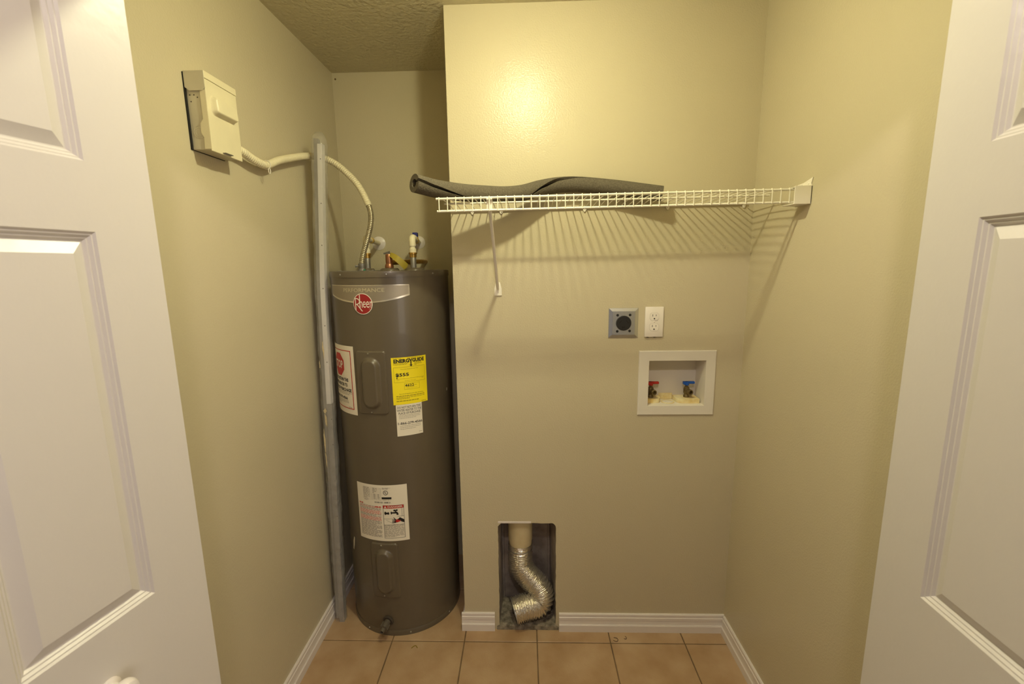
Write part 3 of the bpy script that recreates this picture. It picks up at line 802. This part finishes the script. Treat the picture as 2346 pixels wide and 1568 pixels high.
# grip: pillow of rounded outline, deeper at its lower edge
gy0, gy1, gz0, gz1 = -0.4560, -0.3560, 1.9535, 2.0040
vs, fs = [], []; ny, nz = 48, 32
for j in range(nz + 1):
    for i in range(ny + 1):
        y = gy0 + (gy1 - gy0) * i / ny; z = gz0 + (gz1 - gz0) * j / nz
        d = sdf_round(y - (gy0 + gy1) / 2, z - (gz0 + gz1) / 2, (gy1 - gy0) / 2, (gz1 - gz0) / 2, 0.014)
        vs.append((XB1 + 0.001 + sstep(0.0, -0.009, d) * (0.013 + 0.004 * (1 - j / nz)), y, z))
for j in range(nz):
    for i in range(ny): a = j * (ny + 1) + i; fs.append((a, a + 1, a + ny + 2, a + ny + 1))
mb = MB(); mb.add(vs, fs, True); mb.build('cover_grip', M['box_paint'], cov, fix=False, sharp=70)
MB().box(XB1 + 0.001, XB1 + 0.010, -0.428, -0.394, Z0 - 0.0006, Z0 + 0.0012, 0.0005, 1).build('hasp', M['galv'], db)
kx, kz = -0.5815, 1.9075
mb = MB()
for r0, r1 in ((0.0165, 0.0150), (0.0115, 0.0102)):
    mb.lathe((kx, Y0 + 0.0020, kz), (0, -1, 0), [(r0, 0), (r0 - 0.0003, 0.0008), (r1, 0.0008), (r1, 0)], 32, cap=False)
mb.build('knockout', M['box_grey'], db)
mb = MB()
for x, z in ((-0.5960, 1.9985), (-0.5850, 1.9985), (-0.5765, 1.9925), (-0.5945, 1.9825)): mb.lathe((x, Y0 + 0.0021, z), (0, -1, 0), [(0.0018, 0), (0.0018, 0.0003)], 8)
mb.lathe((-0.5800, Y0 - 0.0021, 2.0125), (0, -1, 0), [(0.0018, 0), (0.0018, 0.0003)], 8)
mb.build('screw_holes', M['tank_dark'], db)['kind'] = 'stuff'

# ================================================================== FLEXIBLE CONDUIT from the box to the heater
fc = thing('flexible_conduit', 'corrugated flexible conduit running from the disconnect box to the heater', 'conduit', (-0.575, -0.342, 1.905))
path = spline([(-0.576, -0.338, 1.902), (-0.576, -0.290, 1.8975), (-0.577, -0.235, 1.8880), (-0.577, -0.170, 1.8885), (-0.577, -0.086, 1.9215), (-0.577, 0.0424, 1.9617), (-0.578, 0.120, 1.983),
               (-0.5685, 0.172, 1.9935), (-0.5285, 0.197, 1.9867), (-0.4834, 0.195, 1.9610), (-0.4376, 0.185, 1.9210), (-0.3992, 0.170, 1.8803), (-0.3704, 0.155, 1.8335), (-0.3487, 0.140, 1.7889),
               (-0.3406, 0.130, 1.7539), (-0.3419, 0.122, 1.7193), (-0.3489, 0.115, 1.6850), (-0.3586, 0.105, 1.6455), (-0.3700, 0.100, 1.6081), (-0.3776, 0.096, 1.5739), (-0.3785, 0.0955, 1.560)], 1100)
cut = next(i for i, q in enumerate(path) if q.z < 1.795 and q.x > -0.5)
def corrugated(seg, r, amp, pitch_samples=12):
    mb = MB(); n = len(seg) - 1
    return mb.tube(seg, lambda t: r + amp * (2 * abs(math.sin(PI * t * n / pitch_samples)) ** 0.8 - 1.2), 14)
corrugated(path[:cut + 1], 0.0122, 0.0011, 9).build('painted_section', M['box_paint'], fc, sharp=80)
corrugated(path[cut:], 0.0104, 0.0008, 7).build('bare_section', material('bare_spiral_steel', srgb(186, 176, 150), 0.35, metal=0.75, var=0.2, vscale=40), fc, sharp=80, label='bare metal lower section')
q = path[-1]
cn = MB().lathe((q.x, q.y, ZT + 0.0022), (0, 0, 1), [(0.0150, 0), (0.0150, 0.006), (0.0135, 0.007), (0.0135, 0.012), (0.0142, 0.013), (0.0142, 0.026), (0.0120, 0.028)], 20).build('connector', M['galv'], fc)
MB().lathe((q.x - 0.013, q.y - 0.004, ZT + 0.020), (-1, -0.3, 0), [(0.0038, 0), (0.0038, 0.008), (0.0055, 0.008), (0.0050, 0.012), (0.002, 0.0125)], 12).build('clamp_screw', M['galv'], cn)
q = path[0]
MB().lathe((q.x, Y1 - 0.0018, q.z), (0, 1, 0), [(0.0160, 0), (0.0160, 0.006), (0.0140, 0.007), (0.0140, 0.016)], 20).build('connector', M['box_paint'], fc)
# strap with a hanging loop
sp = min(path[:cut], key=lambda v: abs(v.y + 0.170))
mb = MB(); ring = [sp + Vector((0.0142 * math.cos(a), 0.0, 0.0142 * math.sin(a))) for a in [2 * PI * k / 20 for k in range(21)]]
mb.tube(ring, 0.0012, 6)
loop = [sp + Vector((0.012, -0.006 + 0.006 * math.sin(a), -0.020 + 0.009 * math.cos(a))) for a in [2 * PI * k / 16 for k in range(15)]]
mb.tube(loop, 0.0014, 6)
mb.build('strap', M['bracket'], fc)

# ================================================================== METAL RAILS IN A PLASTIC SLEEVE leaning in the corner
rl = thing('metal_rail_bundle', 'tall narrow metal rails in a clear plastic sleeve leaning beside the water heater', 'rail', (-0.562, 0.056, 0))
ctrl = [(-0.5640, 0.0500, 0.0), (-0.5590, 0.0680, 0.55), (-0.5500, 0.0920, 1.287), (-0.5430, 0.0990, 1.547), (-0.5130, 0.1080, 2.062)]
def rail_line(z0, z1, n): 
    P = spline(ctrl, 200)
    return [min(P, key=lambda v: abs(v.z - (z0 + (z1 - z0) * i / (n - 1)))).copy() for i in range(n)]
def strip(path, prof, name, mat, parent=rl, label=None):
    mb = MB(); n = len(prof); vs, fs = [], []
    for p in path: vs += [(p.x + a, p.y + b, p.z) for a, b in prof]
    for i in range(len(path) - 1):
        for k in range(n): fs.append((i * n + k, i * n + (k + 1) % n, (i + 1) * n + (k + 1) % n, (i + 1) * n + k))
    fs += [tuple(reversed(range(n))), tuple((len(path) - 1) * n + k for k in range(n))]
    mb.add(vs, fs); return mb.build(name, mat, parent, label=label)
pw = rail_line(0.008, 2.025, 30)
# long channel: white face to the right, grey web to the left
strip(pw, [(-0.003, -0.014), (0.0150, -0.014), (0.0150, 0.012), (0.0135, 0.012), (0.0135, -0.0125), (-0.003, -0.0125)], 'white_rail', M['rail_white'])
strip(rail_line(0.006, 2.045, 30), [(-0.0185, -0.010), (-0.0035, -0.012), (-0.0035, 0.012), (-0.0050, 0.012), (-0.0050, -0.0105), (-0.0185, -0.0085)], 'grey_rail', M['rail_grey'])
strip(rail_line(0.004, 1.0, 18), [(0.0005, -0.0205), (0.0205, -0.0195), (0.0205, 0.006), (0.019, 0.006), (0.019, -0.0180), (0.0005, -0.0190)], 'short_rail', M['rail_grey'], label='shorter grey rail in front')
mb = MB()
for z in (1.965, 1.80, 1.64, 1.47, 1.32, 1.17): 
    p = rail_line(z, z + 0.001, 2)[0]; mb.lathe((p.x + 0.0085, p.y - 0.0141, z), (0, -1, 0), [(0.0021, 0), (0.0021, 0.0003)], 8)
for z in (0.93, 0.82, 0.66, 0.5):
    p = rail_line(z, z + 0.001, 2)[0]; mb.lathe((p.x + 0.0165, p.y - 0.0198, z), (0, -1, 0), [(0.0018, 0), (0.0018, 0.0003)], 8)
mb.build('screw_holes', M['dark'], rl)['kind'] = 'stuff'
# sleeve: wrinkled loose film around everything
sp_ = spline(ctrl, 200); vs, fs = [], []; n = 20
rows_ = 120
for i in range(rows_ + 1):
    z = 0.003 + 2.060 * i / rows_
    p = min(sp_, key=lambda v: abs(v.z - z))
    top = math.sqrt(max(0.0, min(1.0, (2.066 - z) / 0.03)))
    low = 1 - 0.15 * sstep(0.6, 0.0, z)
    for k in range(n):
        a = 2 * PI * k / n
        w = 0.0265 * low * (0.3 + 0.7 * top); d = 0.0235 * low * (0.3 + 0.7 * top)
        wr = 1 + 0.08 * math.sin(3 * a + z * 31) * math.sin(z * 57 + a) + random.uniform(-0.05, 0.05)
        ex = 0.62
        ca, sa = math.cos(a), math.sin(a)
        vs.append((p.x + 0.0005 + w * wr * math.copysign(abs(ca) ** ex, ca), p.y - 0.002 + d * wr * math.copysign(abs(sa) ** ex, sa), z))
for i in range(rows_):
    for k in range(n): fs.append((i * n + k, i * n + (k + 1) % n, (i + 1) * n + (k + 1) % n, (i + 1) * n + k))
fs.append(tuple(rows_ * n + k for k in range(n)))
mb = MB(); mb.add(vs, fs, True)
sl = mb.build('plastic_sleeve', M['sleeve'], rl, sharp=80, label='wrinkled clear plastic sleeve')
# remnants of torn paper tape on the sleeve
mb = MB()
def scrap(cx, cz, w, h, jag):
    p = rail_line(cz, cz + 0.001, 2)[0]
    pts = [(cx + w * (0.5 + random.uniform(-jag, jag)) * math.cos(a), cz + h * (0.5 + random.uniform(-jag, jag)) * math.sin(a)) for a in [2 * PI * k / 11 for k in range(11)]]
    mb.prism(pts, lambda a, b, d: (p.x + a, p.y - 0.0275 - d, b), 0, 0.0006)
for c in ((-0.003, 0.930, 0.010, 0.055, 0.2), (-0.006, 0.968, 0.012, 0.022, 0.3), (-0.014, 0.845, 0.006, 0.11, 0.25), (-0.012, 0.760, 0.005, 0.07, 0.25), (0.002, 1.225, 0.006, 0.06, 0.3), (-0.016, 1.16, 0.004, 0.03, 0.3)): scrap(*c)
mb.build('torn_tape', material('torn_paper_tape', srgb(208, 190, 150), 0.8, var=0.2, vscale=80), rl)['kind'] = 'stuff'

# ================================================================== WIRE SHELF
ZS, YF = 1.7515, -0.300
sh = thing('wire_shelf', 'white coated wire shelf across the back wall', 'shelf', (0.54, -0.15, ZS))
X0S, X1S = 0.0045, 1.072
def rod(name, y, z, r, x0=X0S, x1=X1S): return MB().tube([(x0, y, z), (x0 + 0.0008, y, z), (x1 - 0.0008, y, z), (x1, y, z)], r, 12).build(name, M['wire'], sh)
rod('front_rail', YF, ZS, 0.0037); rod('lip_rail', YF - 0.0004, ZS - 0.0362, 0.0034, X0S + 0.002)
rod('middle_rail', -0.155, ZS + 0.0050, 0.0030); rod('rear_rail', -0.0065, ZS - 0.0012, 0.0030, 0.002)
prof = [(0, -0.0035, 0.0030), (0, -0.08, 0.0070), (0, -0.155, 0.0092), (0, -0.235, 0.0072), (0, YF + 0.004, 0.0032), (0, YF - 0.0012, 0.0042), (0, YF - 0.0045, 0.0020), (0, YF - 0.0048, -0.0020), (0, YF - 0.0045, -0.0385)]
cw0 = MB().tube([Vector(p) for p in prof], 0.0015, 6, up=Vector((1, 0, 0))).build('cross_wire', M['wire'], sh)
nw = 42
for i in range(nw):
    o = cw0 if i == 0 else cw0.copy()
    if i: COL.objects.link(o)
    o.location = (0.0139 + 0.02534 * i, 0, ZS)
# brace from the front rail down to the wall
br = MB().tube(spline([(0.1650, YF + 0.006, ZS - 0.010), (0.1652, YF + 0.03, ZS - 0.040), (0.1660, -0.15, 1.6030), (0.1667, -0.008, 1.4640)], 20), lambda t: 0.0056 if t < 0.95 else 0.0050, 14).build('support_brace', M['bracket'], sh)
mb = MB()
mb.box(0.1565, 0.1745, YF + 0.0036, YF + 0.010, ZS - 0.034, ZS - 0.002, 0.0015, 2); mb.box(0.1565, 0.1635, YF - 0.0042, YF + 0.008, ZS - 0.0065, ZS + 0.0005, 0.0012, 1); mb.box(0.1680, 0.1745, YF - 0.0042, YF + 0.008, ZS - 0.0065, ZS + 0.0005, 0.0012, 1)
mb.build('rail_hook', M['bracket'], br)
foot = [(0.1535, 1.4385), (0.1810, 1.4385), (0.1810, 1.4640), (0.1755, 1.4860), (0.1740, 1.4890), (0.1605, 1.4890), (0.1585, 1.4860), (0.1535, 1.4640)]
ft = MB().prism(foot, lambda a, b, d: (a, -d, b), 0.0003, 0.0042).build('wall_foot', M['bracket'], br)
screw(ft, (0.1668, -0.0042, 1.4545), (0, -1, 0), 0.0042, 'bracket')
# wall clips under the rear rail
for x in (0.081, 0.187, 0.491, 0.791, 1.063):
    mb = MB(); mb.box(x - 0.0065, x + 0.0065, -0.011, -0.0003, ZS - 0.0020, ZS + 0.0035, 0.0012, 1)
    mb.prism([(x - 0.0065, ZS - 0.0015), (x + 0.0065, ZS - 0.0015), (x + 0.0058, ZS - 0.008), (x + 0.002, ZS - 0.0145), (x - 0.002, ZS - 0.0145), (x - 0.0058, ZS - 0.008)], lambda a, b, d: (a, -d, b), 0.0003, 0.0055)
    c = mb.build('wall_clip', M['bracket'], sh)
    screw(c, (x, -0.0055, ZS - 0.006), (0, -1, 0), 0.0026, 'bracket')
# end bracket on the right wall: a U shaped cap round the front corner with a screw plate above
mb = MB()
mb.box(1.0500, W - 0.0005, YF - 0.0340, YF - 0.0312, ZS - 0.0445, ZS + 0.0050, 0.001, 1)
mb.box(W - 0.0040, W - 0.0005, YF - 0.0340, YF + 0.045, ZS - 0.0445, ZS + 0.0050, 0.001, 1)
mb.box(1.0500, W - 0.0005, YF - 0.0340, YF + 0.025, ZS - 0.0460, ZS - 0.0432, 0.001, 1)
mb.box(1.0600, W - 0.0005, YF - 0.0340, YF + 0.025, ZS + 0.0035, ZS + 0.0060, 0.001, 1)
eb = mb.build('end_bracket', M['bracket'], sh)
ep = MB().prism([(YF + 0.035, ZS + 0.0170), (YF + 0.006, ZS + 0.0185), (YF - 0.036, ZS + 0.0280), (YF - 0.0300, ZS + 0.0120), (YF - 0.0320, ZS + 0.0040), (YF + 0.030, ZS + 0.0040)], lambda a, b, d: (W - d, a, b), 0.0004, 0.0030).build('screw_plate', M['bracket'], eb)
screw(ep, (W - 0.003, YF + 0.012, ZS + 0.0125), (-1, 0, 0), 0.0032, 'bracket'); screw(ep, (W - 0.003, YF - 0.018, ZS + 0.0130), (-1, 0, 0), 0.0040, 'bracket')

sh.location.z += 0.0035; sh.rotation_euler = (0, -0.0078, 0)      # the shelf rises a little to the right

# ================================================================== FOAM PIPE INSULATION lying on the shelf
fpath = spline([(-0.0727, -0.245, 1.8084), (-0.0451, -0.22, 1.8035), (-0.0128, -0.198, 1.7978), (0.0639, -0.16, 1.7908), (0.1491, -0.125, 1.789), (0.2069, -0.105, 1.7895), (0.2662, -0.078, 1.7985), (0.3272, -0.055, 1.8169),
                (0.3891, -0.038, 1.8290), (0.4507, -0.034, 1.8308), (0.5316, -0.038, 1.8235), (0.6113, -0.046, 1.8127), (0.6897, -0.056, 1.7995), (0.7505, -0.064, 1.7895)], 120)
def lerp_table(tab, x):
    if x <= tab[0][0]: return tab[0][1]
    for (a, b), (c, d) in zip(tab, tab[1:]):
        if x <= c: return b + (d - b) * (x - a) / (c - a)
    return tab[-1][1]
# direction of the slit round the section (degrees above the camera side) and its half opening
slit_dir = [(0.0, 22), (0.08, 5), (0.20, -38), (0.33, -80), (0.42, -62), (0.50, -12), (0.58, 32), (0.66, 55), (0.76, 74), (1, 85)]
slit_gap = [(0.0, 10), (0.1, 9), (0.2, 5), (0.35, 3), (0.44, 5), (0.54, 12), (0.62, 15), (0.70, 6), (0.76, 1.2), (1, 1.0)]
def foam_r(t): return 0.0285 - 0.0025 * t
vs, fs = [], []; nk = 40
nf = len(fpath)
for i, p in enumerate(fpath):
    t = i / (nf - 1)
    tg = (fpath[min(i + 1, nf - 1)] - fpath[max(i - 1, 0)]).normalized()
    front = Vector((0, -1, 0)); front = (front - tg * front.dot(tg)).normalized()
    upv = tg.cross(front); upv = upv if upv.z > 0 else -upv
    ph = math.radians(lerp_table(slit_dir, t)); g = math.radians(lerp_table(slit_gap, t))
    ro = foam_r(t); ri = ro * 0.46
    ring = []
    for k in range(nk + 1):
        a = ph + g + (2 * PI - 2 * g) * k / nk
        ring.append(p + (front * math.cos(a) + upv * math.sin(a)) * ro)
    for k in range(nk, -1, -1):
        a = ph + g + (2 * PI - 2 * g) * k / nk
        ring.append(p + (front * math.cos(a) + upv * math.sin(a)) * ri)
    vs += ring
m = 2 * (nk + 1)
for i in range(nf - 1):
    for k in range(m): fs.append((i * m + k, i * m + (k + 1) % m, (i + 1) * m + (k + 1) % m, (i + 1) * m + k))
for k in range(nk):
    a, b, c, d = k, k + 1, m - 2 - k, m - 1 - k
    fs.append((a, b, c, d)); q = (nf - 1) * m; fs.append((q + d, q + c, q + b, q + a))
mb = MB(); mb.add(vs, fs, True)
tag(mb.build('foam_pipe_insulation', M['foam'], sharp=50), 'wavy dark grey split foam pipe insulation tube lying on the wire shelf', 'pipe insulation')

# ================================================================== DRYER OUTLET (steel plate, black round receptacle)
dx, dz = 0.6430, 1.3295
do = thing('dryer_outlet', 'square stainless outlet plate with round black dryer receptacle', 'outlet', (dx, 0, dz))
hw, hh = 0.0560, 0.0572
vs, fs = [], []
rings = [(0.0, 0.0008), (0.0010, 0.0030), (0.0120, 0.0070), (0.0140, 0.0072)]
for ins, d in rings: vs += [(dx - hw + ins, -d, dz - hh + ins), (dx + hw - ins, -d, dz - hh + ins), (dx + hw - ins, -d, dz + hh - ins), (dx - hw + ins, -d, dz + hh - ins)]
for r in range(3):
    for k in range(4): fs.append((r * 4 + k, r * 4 + (k + 1) % 4, r * 4 + 4 + (k + 1) % 4, r * 4 + 4 + k))
fs.append((12, 13, 14, 15))
mb = MB(); mb.add(vs, fs); mb.build('wall_plate', M['steel'], do)
rc = MB().lathe((dx, -0.0065, dz), (0, -1, 0), [(0.0285, 0), (0.0285, 0.0040), (0.0270, 0.0060), (0.002, 0.0062)], 40).build('receptacle', M['black_plastic'], do)
mb = MB()
def slot(cx, cz, w, h, rot):
    c, s = math.cos(rot), math.sin(rot)
    pts = [(cx + x * c - z * s, cz + x * s + z * c) for x, z in ((-w, -h), (w, -h), (w, h), (-w, h))]
    mb.prism(pts, lambda a, b, d: (a, -0.0127 - d, b), -0.0004, 0.0006)
slot(dx - 0.0125, dz + 0.006, 0.0016, 0.0075, math.radians(-38)); slot(dx + 0.0125, dz + 0.006, 0.0016, 0.0075, math.radians(38)); slot(dx - 0.001, dz - 0.0145, 0.0055, 0.0018, 0); slot(dx - 0.005, dz - 0.0165, 0.0015, 0.003, 0)
mb.build('slots', M['dark'], rc)
for x, z in ((-0.0232, 0.0300), (0.0235, 0.0305), (-0.0232, -0.0312), (0.0235, -0.0302)):
    MB().lathe((dx + x, -0.0068, dz + z), (0, -1, 0), [(0.0050, 0), (0.0050, 0.0006), (0.0036, 0.0007)], 14).build('screw_hole', M['dark'], do)

# ================================================================== DUPLEX OUTLET
ox, oz = 0.7575, 1.3327
du = thing('duplex_outlet', 'white double socket outlet with slightly loose plate right of dryer outlet', 'outlet', (ox, 0, oz))
wp = MB().box(ox - 0.0345, ox + 0.0345, -0.0078, -0.0012, oz - 0.0572, oz + 0.0572, 0.0018, 2).build('wall_plate', M['outlet'], du)
wp.rotation_euler = (0, 0, 0)
for cz in (0.0205, -0.0195):
    pts = []
    for k in range(32):
        a = 2 * PI * k / 32; pts.append((ox + max(-0.0165, min(0.0165, 0.0182 * math.cos(a))), oz + cz + max(-0.0142, min(0.0142, 0.0172 * math.sin(a)))))
    gp = [(ox + (x - ox) * 1.035, oz + cz + (z - oz - cz) * 1.04) for x, z in pts]
    sk = MB().prism(pts, lambda a, b, d: (a, -d, b), 0.0075, 0.0090).build('socket_face', M['outlet'], du)
    MB().prism(gp, lambda a, b, d: (a, -d, b), 0.0075, 0.0080).build('socket_gap', M['ink_grey'], sk)
    mb = MB(); mb.box(ox - 0.0073, ox - 0.0055, -0.0093, -0.0085, oz + cz + 0.0005, oz + cz + 0.0085); mb.box(ox + 0.0055, ox + 0.0071, -0.0093, -0.0085, oz + cz + 0.0012, oz + cz + 0.0078)
    mb.lathe((ox, -0.0085, oz + cz - 0.0078), (0, -1, 0), [(0.0027, 0), (0.0027, 0.0008)], 12)
    mb.build('slots', M['dark'], sk)
screw(du, (ox + 0.0003, -0.0078, oz + 0.0005), (0, -1, 0), 0.0028, 'outlet')
mb = MB(); mb.box(0.729, 0.783, 0.0132, 0.06, 1.268, 1.388); mb.build('wall_box', M['navy'], du)

# ================================================================== WASHER SUPPLY BOX
wb = thing('washer_supply_box', 'white recessed washing machine supply box with red and blue valves', 'supply box', (0.853, 0, 1.093))
ox0, ox1, oz0, oz1 = 0.7062, 1.0003, 0.9645, 1.2212
ix0, ix1, iz0, iz1 = 0.7460, 0.9625, 1.0030, 1.1815
mb = MB()
vs, fs = [], []
for (a0, a1, b0, b1, d) in ((ox0, ox1, oz0, oz1, 0.0003), (ox0 + 0.001, ox1 - 0.001, oz0 + 0.001, oz1 - 0.001, 0.0042), (ox0 + 0.003, ox1 - 0.003, oz0 + 0.003, oz1 - 0.003, 0.0052),
                            (ix0 - 0.001, ix1 + 0.001, iz0 - 0.001, iz1 + 0.001, 0.0048), (ix0, ix1, iz0, iz1, 0.0040), (ix0 + 0.003, ix1 - 0.004, iz0 + 0.0005, iz1 - 0.003, -0.084)):
    vs += [(a0, -d, b0), (a1, -d, b0), (a1, -d, b1), (a0, -d, b1)]
for r in range(5):
    for k in range(4): fs.append((r * 4 + k, r * 4 + (k + 1) % 4, r * 4 + 4 + (k + 1) % 4, r * 4 + 4 + k))
fs.append((20, 21, 22, 23))
mb.add(vs, fs); mb.build('box_shell', M['tub'], wb)
# raised mouldings for the valves and the drain cup
def block(x0, x1, y0, y1, z1, r):
    pts = [(x0, 0.083), (x0, y0 + r)] + [(x0 + r - r * math.cos(a), y0 + r - r * math.sin(a)) for a in [PI / 2 * k / 6 for k in range(1, 7)]] + [(x1, y0), (x1, 0.083)]
    return MB().prism(pts, lambda a, b, d: (a, b, d), iz0 + 0.0006, z1)
block(0.868, 0.9545, 0.020, 0.083, 1.0215, 0.03).build('valve_seat', M['tub_aged'], wb)
b_ = MB(); pts = [(0.7490, 0.083), (0.7490, 0.025), (0.775, 0.025), (0.800, 0.032), (0.8095, 0.050), (0.8095, 0.083)]; b_.prism(pts, lambda a, b, d: (a, b, d), iz0 + 0.0006, 1.0205); b_.build('valve_seat', M['tub_aged'], wb)
MB().box(0.8105, 0.867, 0.0805, 0.0835, 1.0036, 1.0300, 0.0015, 1).build('drain_cup', M['tub_aged'], wb)
MB().lathe((0.838, 0.045, iz0 + 0.0005), (0, 0, 1), [(0.026, 0), (0.026, 0.002), (0.023, 0.0025), (0.022, 0.0005)], 28, cap=False).build('drain_ring', M['tub_aged'], wb)
def supply_valve(x, y, hx0, hx1, mat, nm, label):
    v = MB(); zb = 1.0205
    v.lathe((x, y, zb), (0, 0, 1), [(0.0105, 0), (0.0115, 0.001), (0.0115, 0.008), (0.0090, 0.012), (0.0095, 0.016), (0.0120, 0.020), (0.0120, 0.034), (0.0095, 0.042), (0.0060, 0.044), (0.0055, 0.052)], 20)
    v.lathe((x, y, zb + 0.027), (0.22, -1, 0.0), [(0.0085, 0), (0.0090, 0.014), (0.0110, 0.014), (0.0108, 0.030), (0.0098, 0.031), (0.0066, 0.031), (0.0060, 0.020), (0.0005, 0.019)], 20)
    o = v.build(nm, M['old_brass'], wb, label=label)
    h = MB()
    h.lathe((x, y, zb + 0.050), (0, 0, 1), [(0.0085, 0), (0.0085, 0.013), (0.007, 0.0145)], 16)
    h.box(hx0, x + 0.006, y - 0.0075, y + 0.0075, zb + 0.0525, zb + 0.0645, 0.0015, 1); h.box(x, hx1, y - 0.006, y + 0.006, zb + 0.0555, zb + 0.0650, 0.0015, 1)
    h.build('lever', mat, o)
    return o
supply_valve(0.7715, 0.052, 0.7575, 0.8020, M['red_plastic'], 'hot_valve', 'brass valve with red lever')
supply_valve(0.9135, 0.052, 0.8985, 0.9430, M['blue'], 'cold_valve', 'brass valve with blue lever')

# ================================================================== DRYER VENT RECESS
vb = thing('vent_recess', 'open rounded recess in the lower wall lined with dusty sheet metal', 'recess', (0.27, 0.07, 0))
mb = MB(); bx0, bx1, by = 0.1585, 0.3755, 0.172
v = [(VH[0] - 0.001, 0.0135, 0.0005), (VH[1] + 0.001, 0.0135, 0.0005), (VH[1] + 0.001, 0.0135, VH[2] + 0.012), (VH[0] - 0.001, 0.0135, VH[2] + 0.012),
     (bx0, by, 0.0005), (bx1, by, 0.0005), (bx1, by, VH[2] + 0.012), (bx0, by, VH[2] + 0.012)]
mb.add(v, [(0, 1, 5, 4), (1, 2, 6, 5), (2, 3, 7, 6), (3, 0, 4, 7), (4, 5, 6, 7)]); mb.build('sheet_metal_liner', M['galv_dirty'], vb, fix=False)
for x in (0.1605, 0.3690):
    MB().tube([(x, by - 0.004, 0.02), (x, by - 0.004, 0.50)], 0.006, 8).build('corner_rib', M['galv_dirty'], vb)
# lumpy mortar sill at the foot of the opening
vs, fs = [], []; nx, ny = 40, 14
for j in range(ny + 1):
    for i in range(nx + 1):
        x = 0.1365 + 0.2700 * i / nx; t = j / ny
        if t < 0.3: y = -0.004 + 0.003 * t / 0.3; z = 0.0003 + 0.0215 * t / 0.3
        else: y = -0.001 + (by - 0.003) * (t - 0.3) / 0.7; z = 0.0218 - 0.002 * (t - 0.3)
        if 0 < j: z += random.uniform(-0.0018, 0.0018)
        vs.append((min(max(x, VH[0] - 0.012 if t < 0.25 else VH[0] + 0.0005), VH[1] + 0.012 if t < 0.25 else VH[1] - 0.0005), y, z))
for j in range(ny):
    for i in range(nx): a = j * (nx + 1) + i; fs.append((a, a + 1, a + nx + 2, a + nx + 1))
mb = MB(); mb.add(vs, fs, True); mb.build('mortar_sill', M['concrete'], vb, sharp=80)
# bare drywall edge left above the hole
MB().box(0.1500, 0.2880, -0.0008, 0.0125, 0.4975, 0.5080, 0.0020, 2).build('flange_edge', M['trim'], vb)

vp = MB().lathe((0.241, 0.107, 0), (0, 0, 1), [(0.0525, 0.520), (0.0525, 0.362), (0.0500, 0.356), (0.0500, 0.318), (0.0480, 0.318), (0.0480, 0.36)], 40, cap=False).build('vent_pipe', M['pvc'])
tag(vp, 'cream plastic dryer vent pipe at top of the wall recess', 'pipe')
dk = thing('foil_duct', 'crumpled foil dryer duct curling down inside the wall recess', 'duct', (0.27, 0.07, 0.02))
dpath = spline([(0.2405, 0.106, 0.3420), (0.2400, 0.104, 0.3050), (0.2397, 0.100, 0.2680), (0.2440, 0.094, 0.2380), (0.2640, 0.086, 0.2060), (0.2950, 0.076, 0.1750), (0.3210, 0.065, 0.1480), (0.3310, 0.056, 0.1180),
                (0.3240, 0.047, 0.0960), (0.3020, 0.038, 0.0880), (0.2720, 0.030, 0.0880), (0.2420, 0.022, 0.0840), (0.2120, 0.014, 0.0770)], 520)
vs, fs = [], []; n = 48
fr = frames(dpath, Vector((0, -1, 0)))
NR = len(dpath)
for i, (p, (a, b)) in enumerate(zip(dpath, fr)):
    t = i / (NR - 1)
    base = 0.0505 + 0.003 * t
    if t < 0.10: base = 0.0515
    rib = 0.0034 * math.sin(2 * PI * t * 46) if t > 0.10 else 0.0008 * math.sin(2 * PI * t * 60)
    for k in range(n):
        th = 2 * PI * k / n
        cr = 0.0012 * math.sin(5 * th + 9 * math.sin(t * 40)) * math.sin(t * 170 + 3 * th) + random.uniform(-0.0004, 0.0004)
        r = base + rib + cr
        vs.append(p + a * (r * math.cos(th)) + b * (r * math.sin(th)))
for i in range(NR - 1):
    for k in range(n): fs.append((i * n + k, i * n + (k + 1) % n, (i + 1) * n + (k + 1) % n, (i + 1) * n + k))
mb = MB(); mb.add(vs, fs, True); mb.build('corrugated_tube', M['foil'], dk, sharp=85)
cr = [dpath[30] + fr[30][0] * (0.0530 * math.cos(a)) + fr[30][1] * (0.0530 * math.sin(a)) for a in [2 * PI * k / 40 for k in range(41)]]
MB().tube(cr, 0.0013, 6).build('clamp_wire', M['galv'], dk)
er = [dpath[-1] + fr[-1][0] * (0.0535 * math.cos(a)) + fr[-1][1] * (0.0535 * math.sin(a)) for a in [2 * PI * k / 40 for k in range(41)]]
MB().tube(er, 0.0016, 6).build('end_wire', M['steel'], dk)

# ================================================================== LITTER on the floor
def crumb(name, x, y, pts, mat, label, cat, r=0.0016):
    o = MB().tube(spline([(x + a, y + b, r + 0.0005) for a, b in pts], 12), r, 6).build(name, mat); return tag(o, label, cat)
olive = material('olive_scrap', srgb(140, 118, 24), 0.6); brown = material('brown_scrap', srgb(84, 54, 24), 0.7)
crumb('plant_scrap', -0.1978, -0.0996, [(-0.012, -0.006), (-0.004, 0.004), (0.004, 0.006), (0.012, -0.004)], olive, 'tiny olive green scrap on the tile in front of the water heater', 'debris')
crumb('curled_fibre', 0.6365, -0.0495, [(-0.010, -0.006), (0.002, -0.012), (0.010, -0.004), (0.006, 0.006), (-0.006, 0.008)], brown, 'tiny curled brown fibre by the back baseboard, left of two', 'debris', 0.0011)
crumb('curled_fibre', 0.6785, -0.0400, [(-0.006, -0.006), (0.002, -0.008), (0.006, 0.0), (0.001, 0.006)], brown, 'tiny curled brown fibre by the back baseboard, right of two', 'debris', 0.0010)
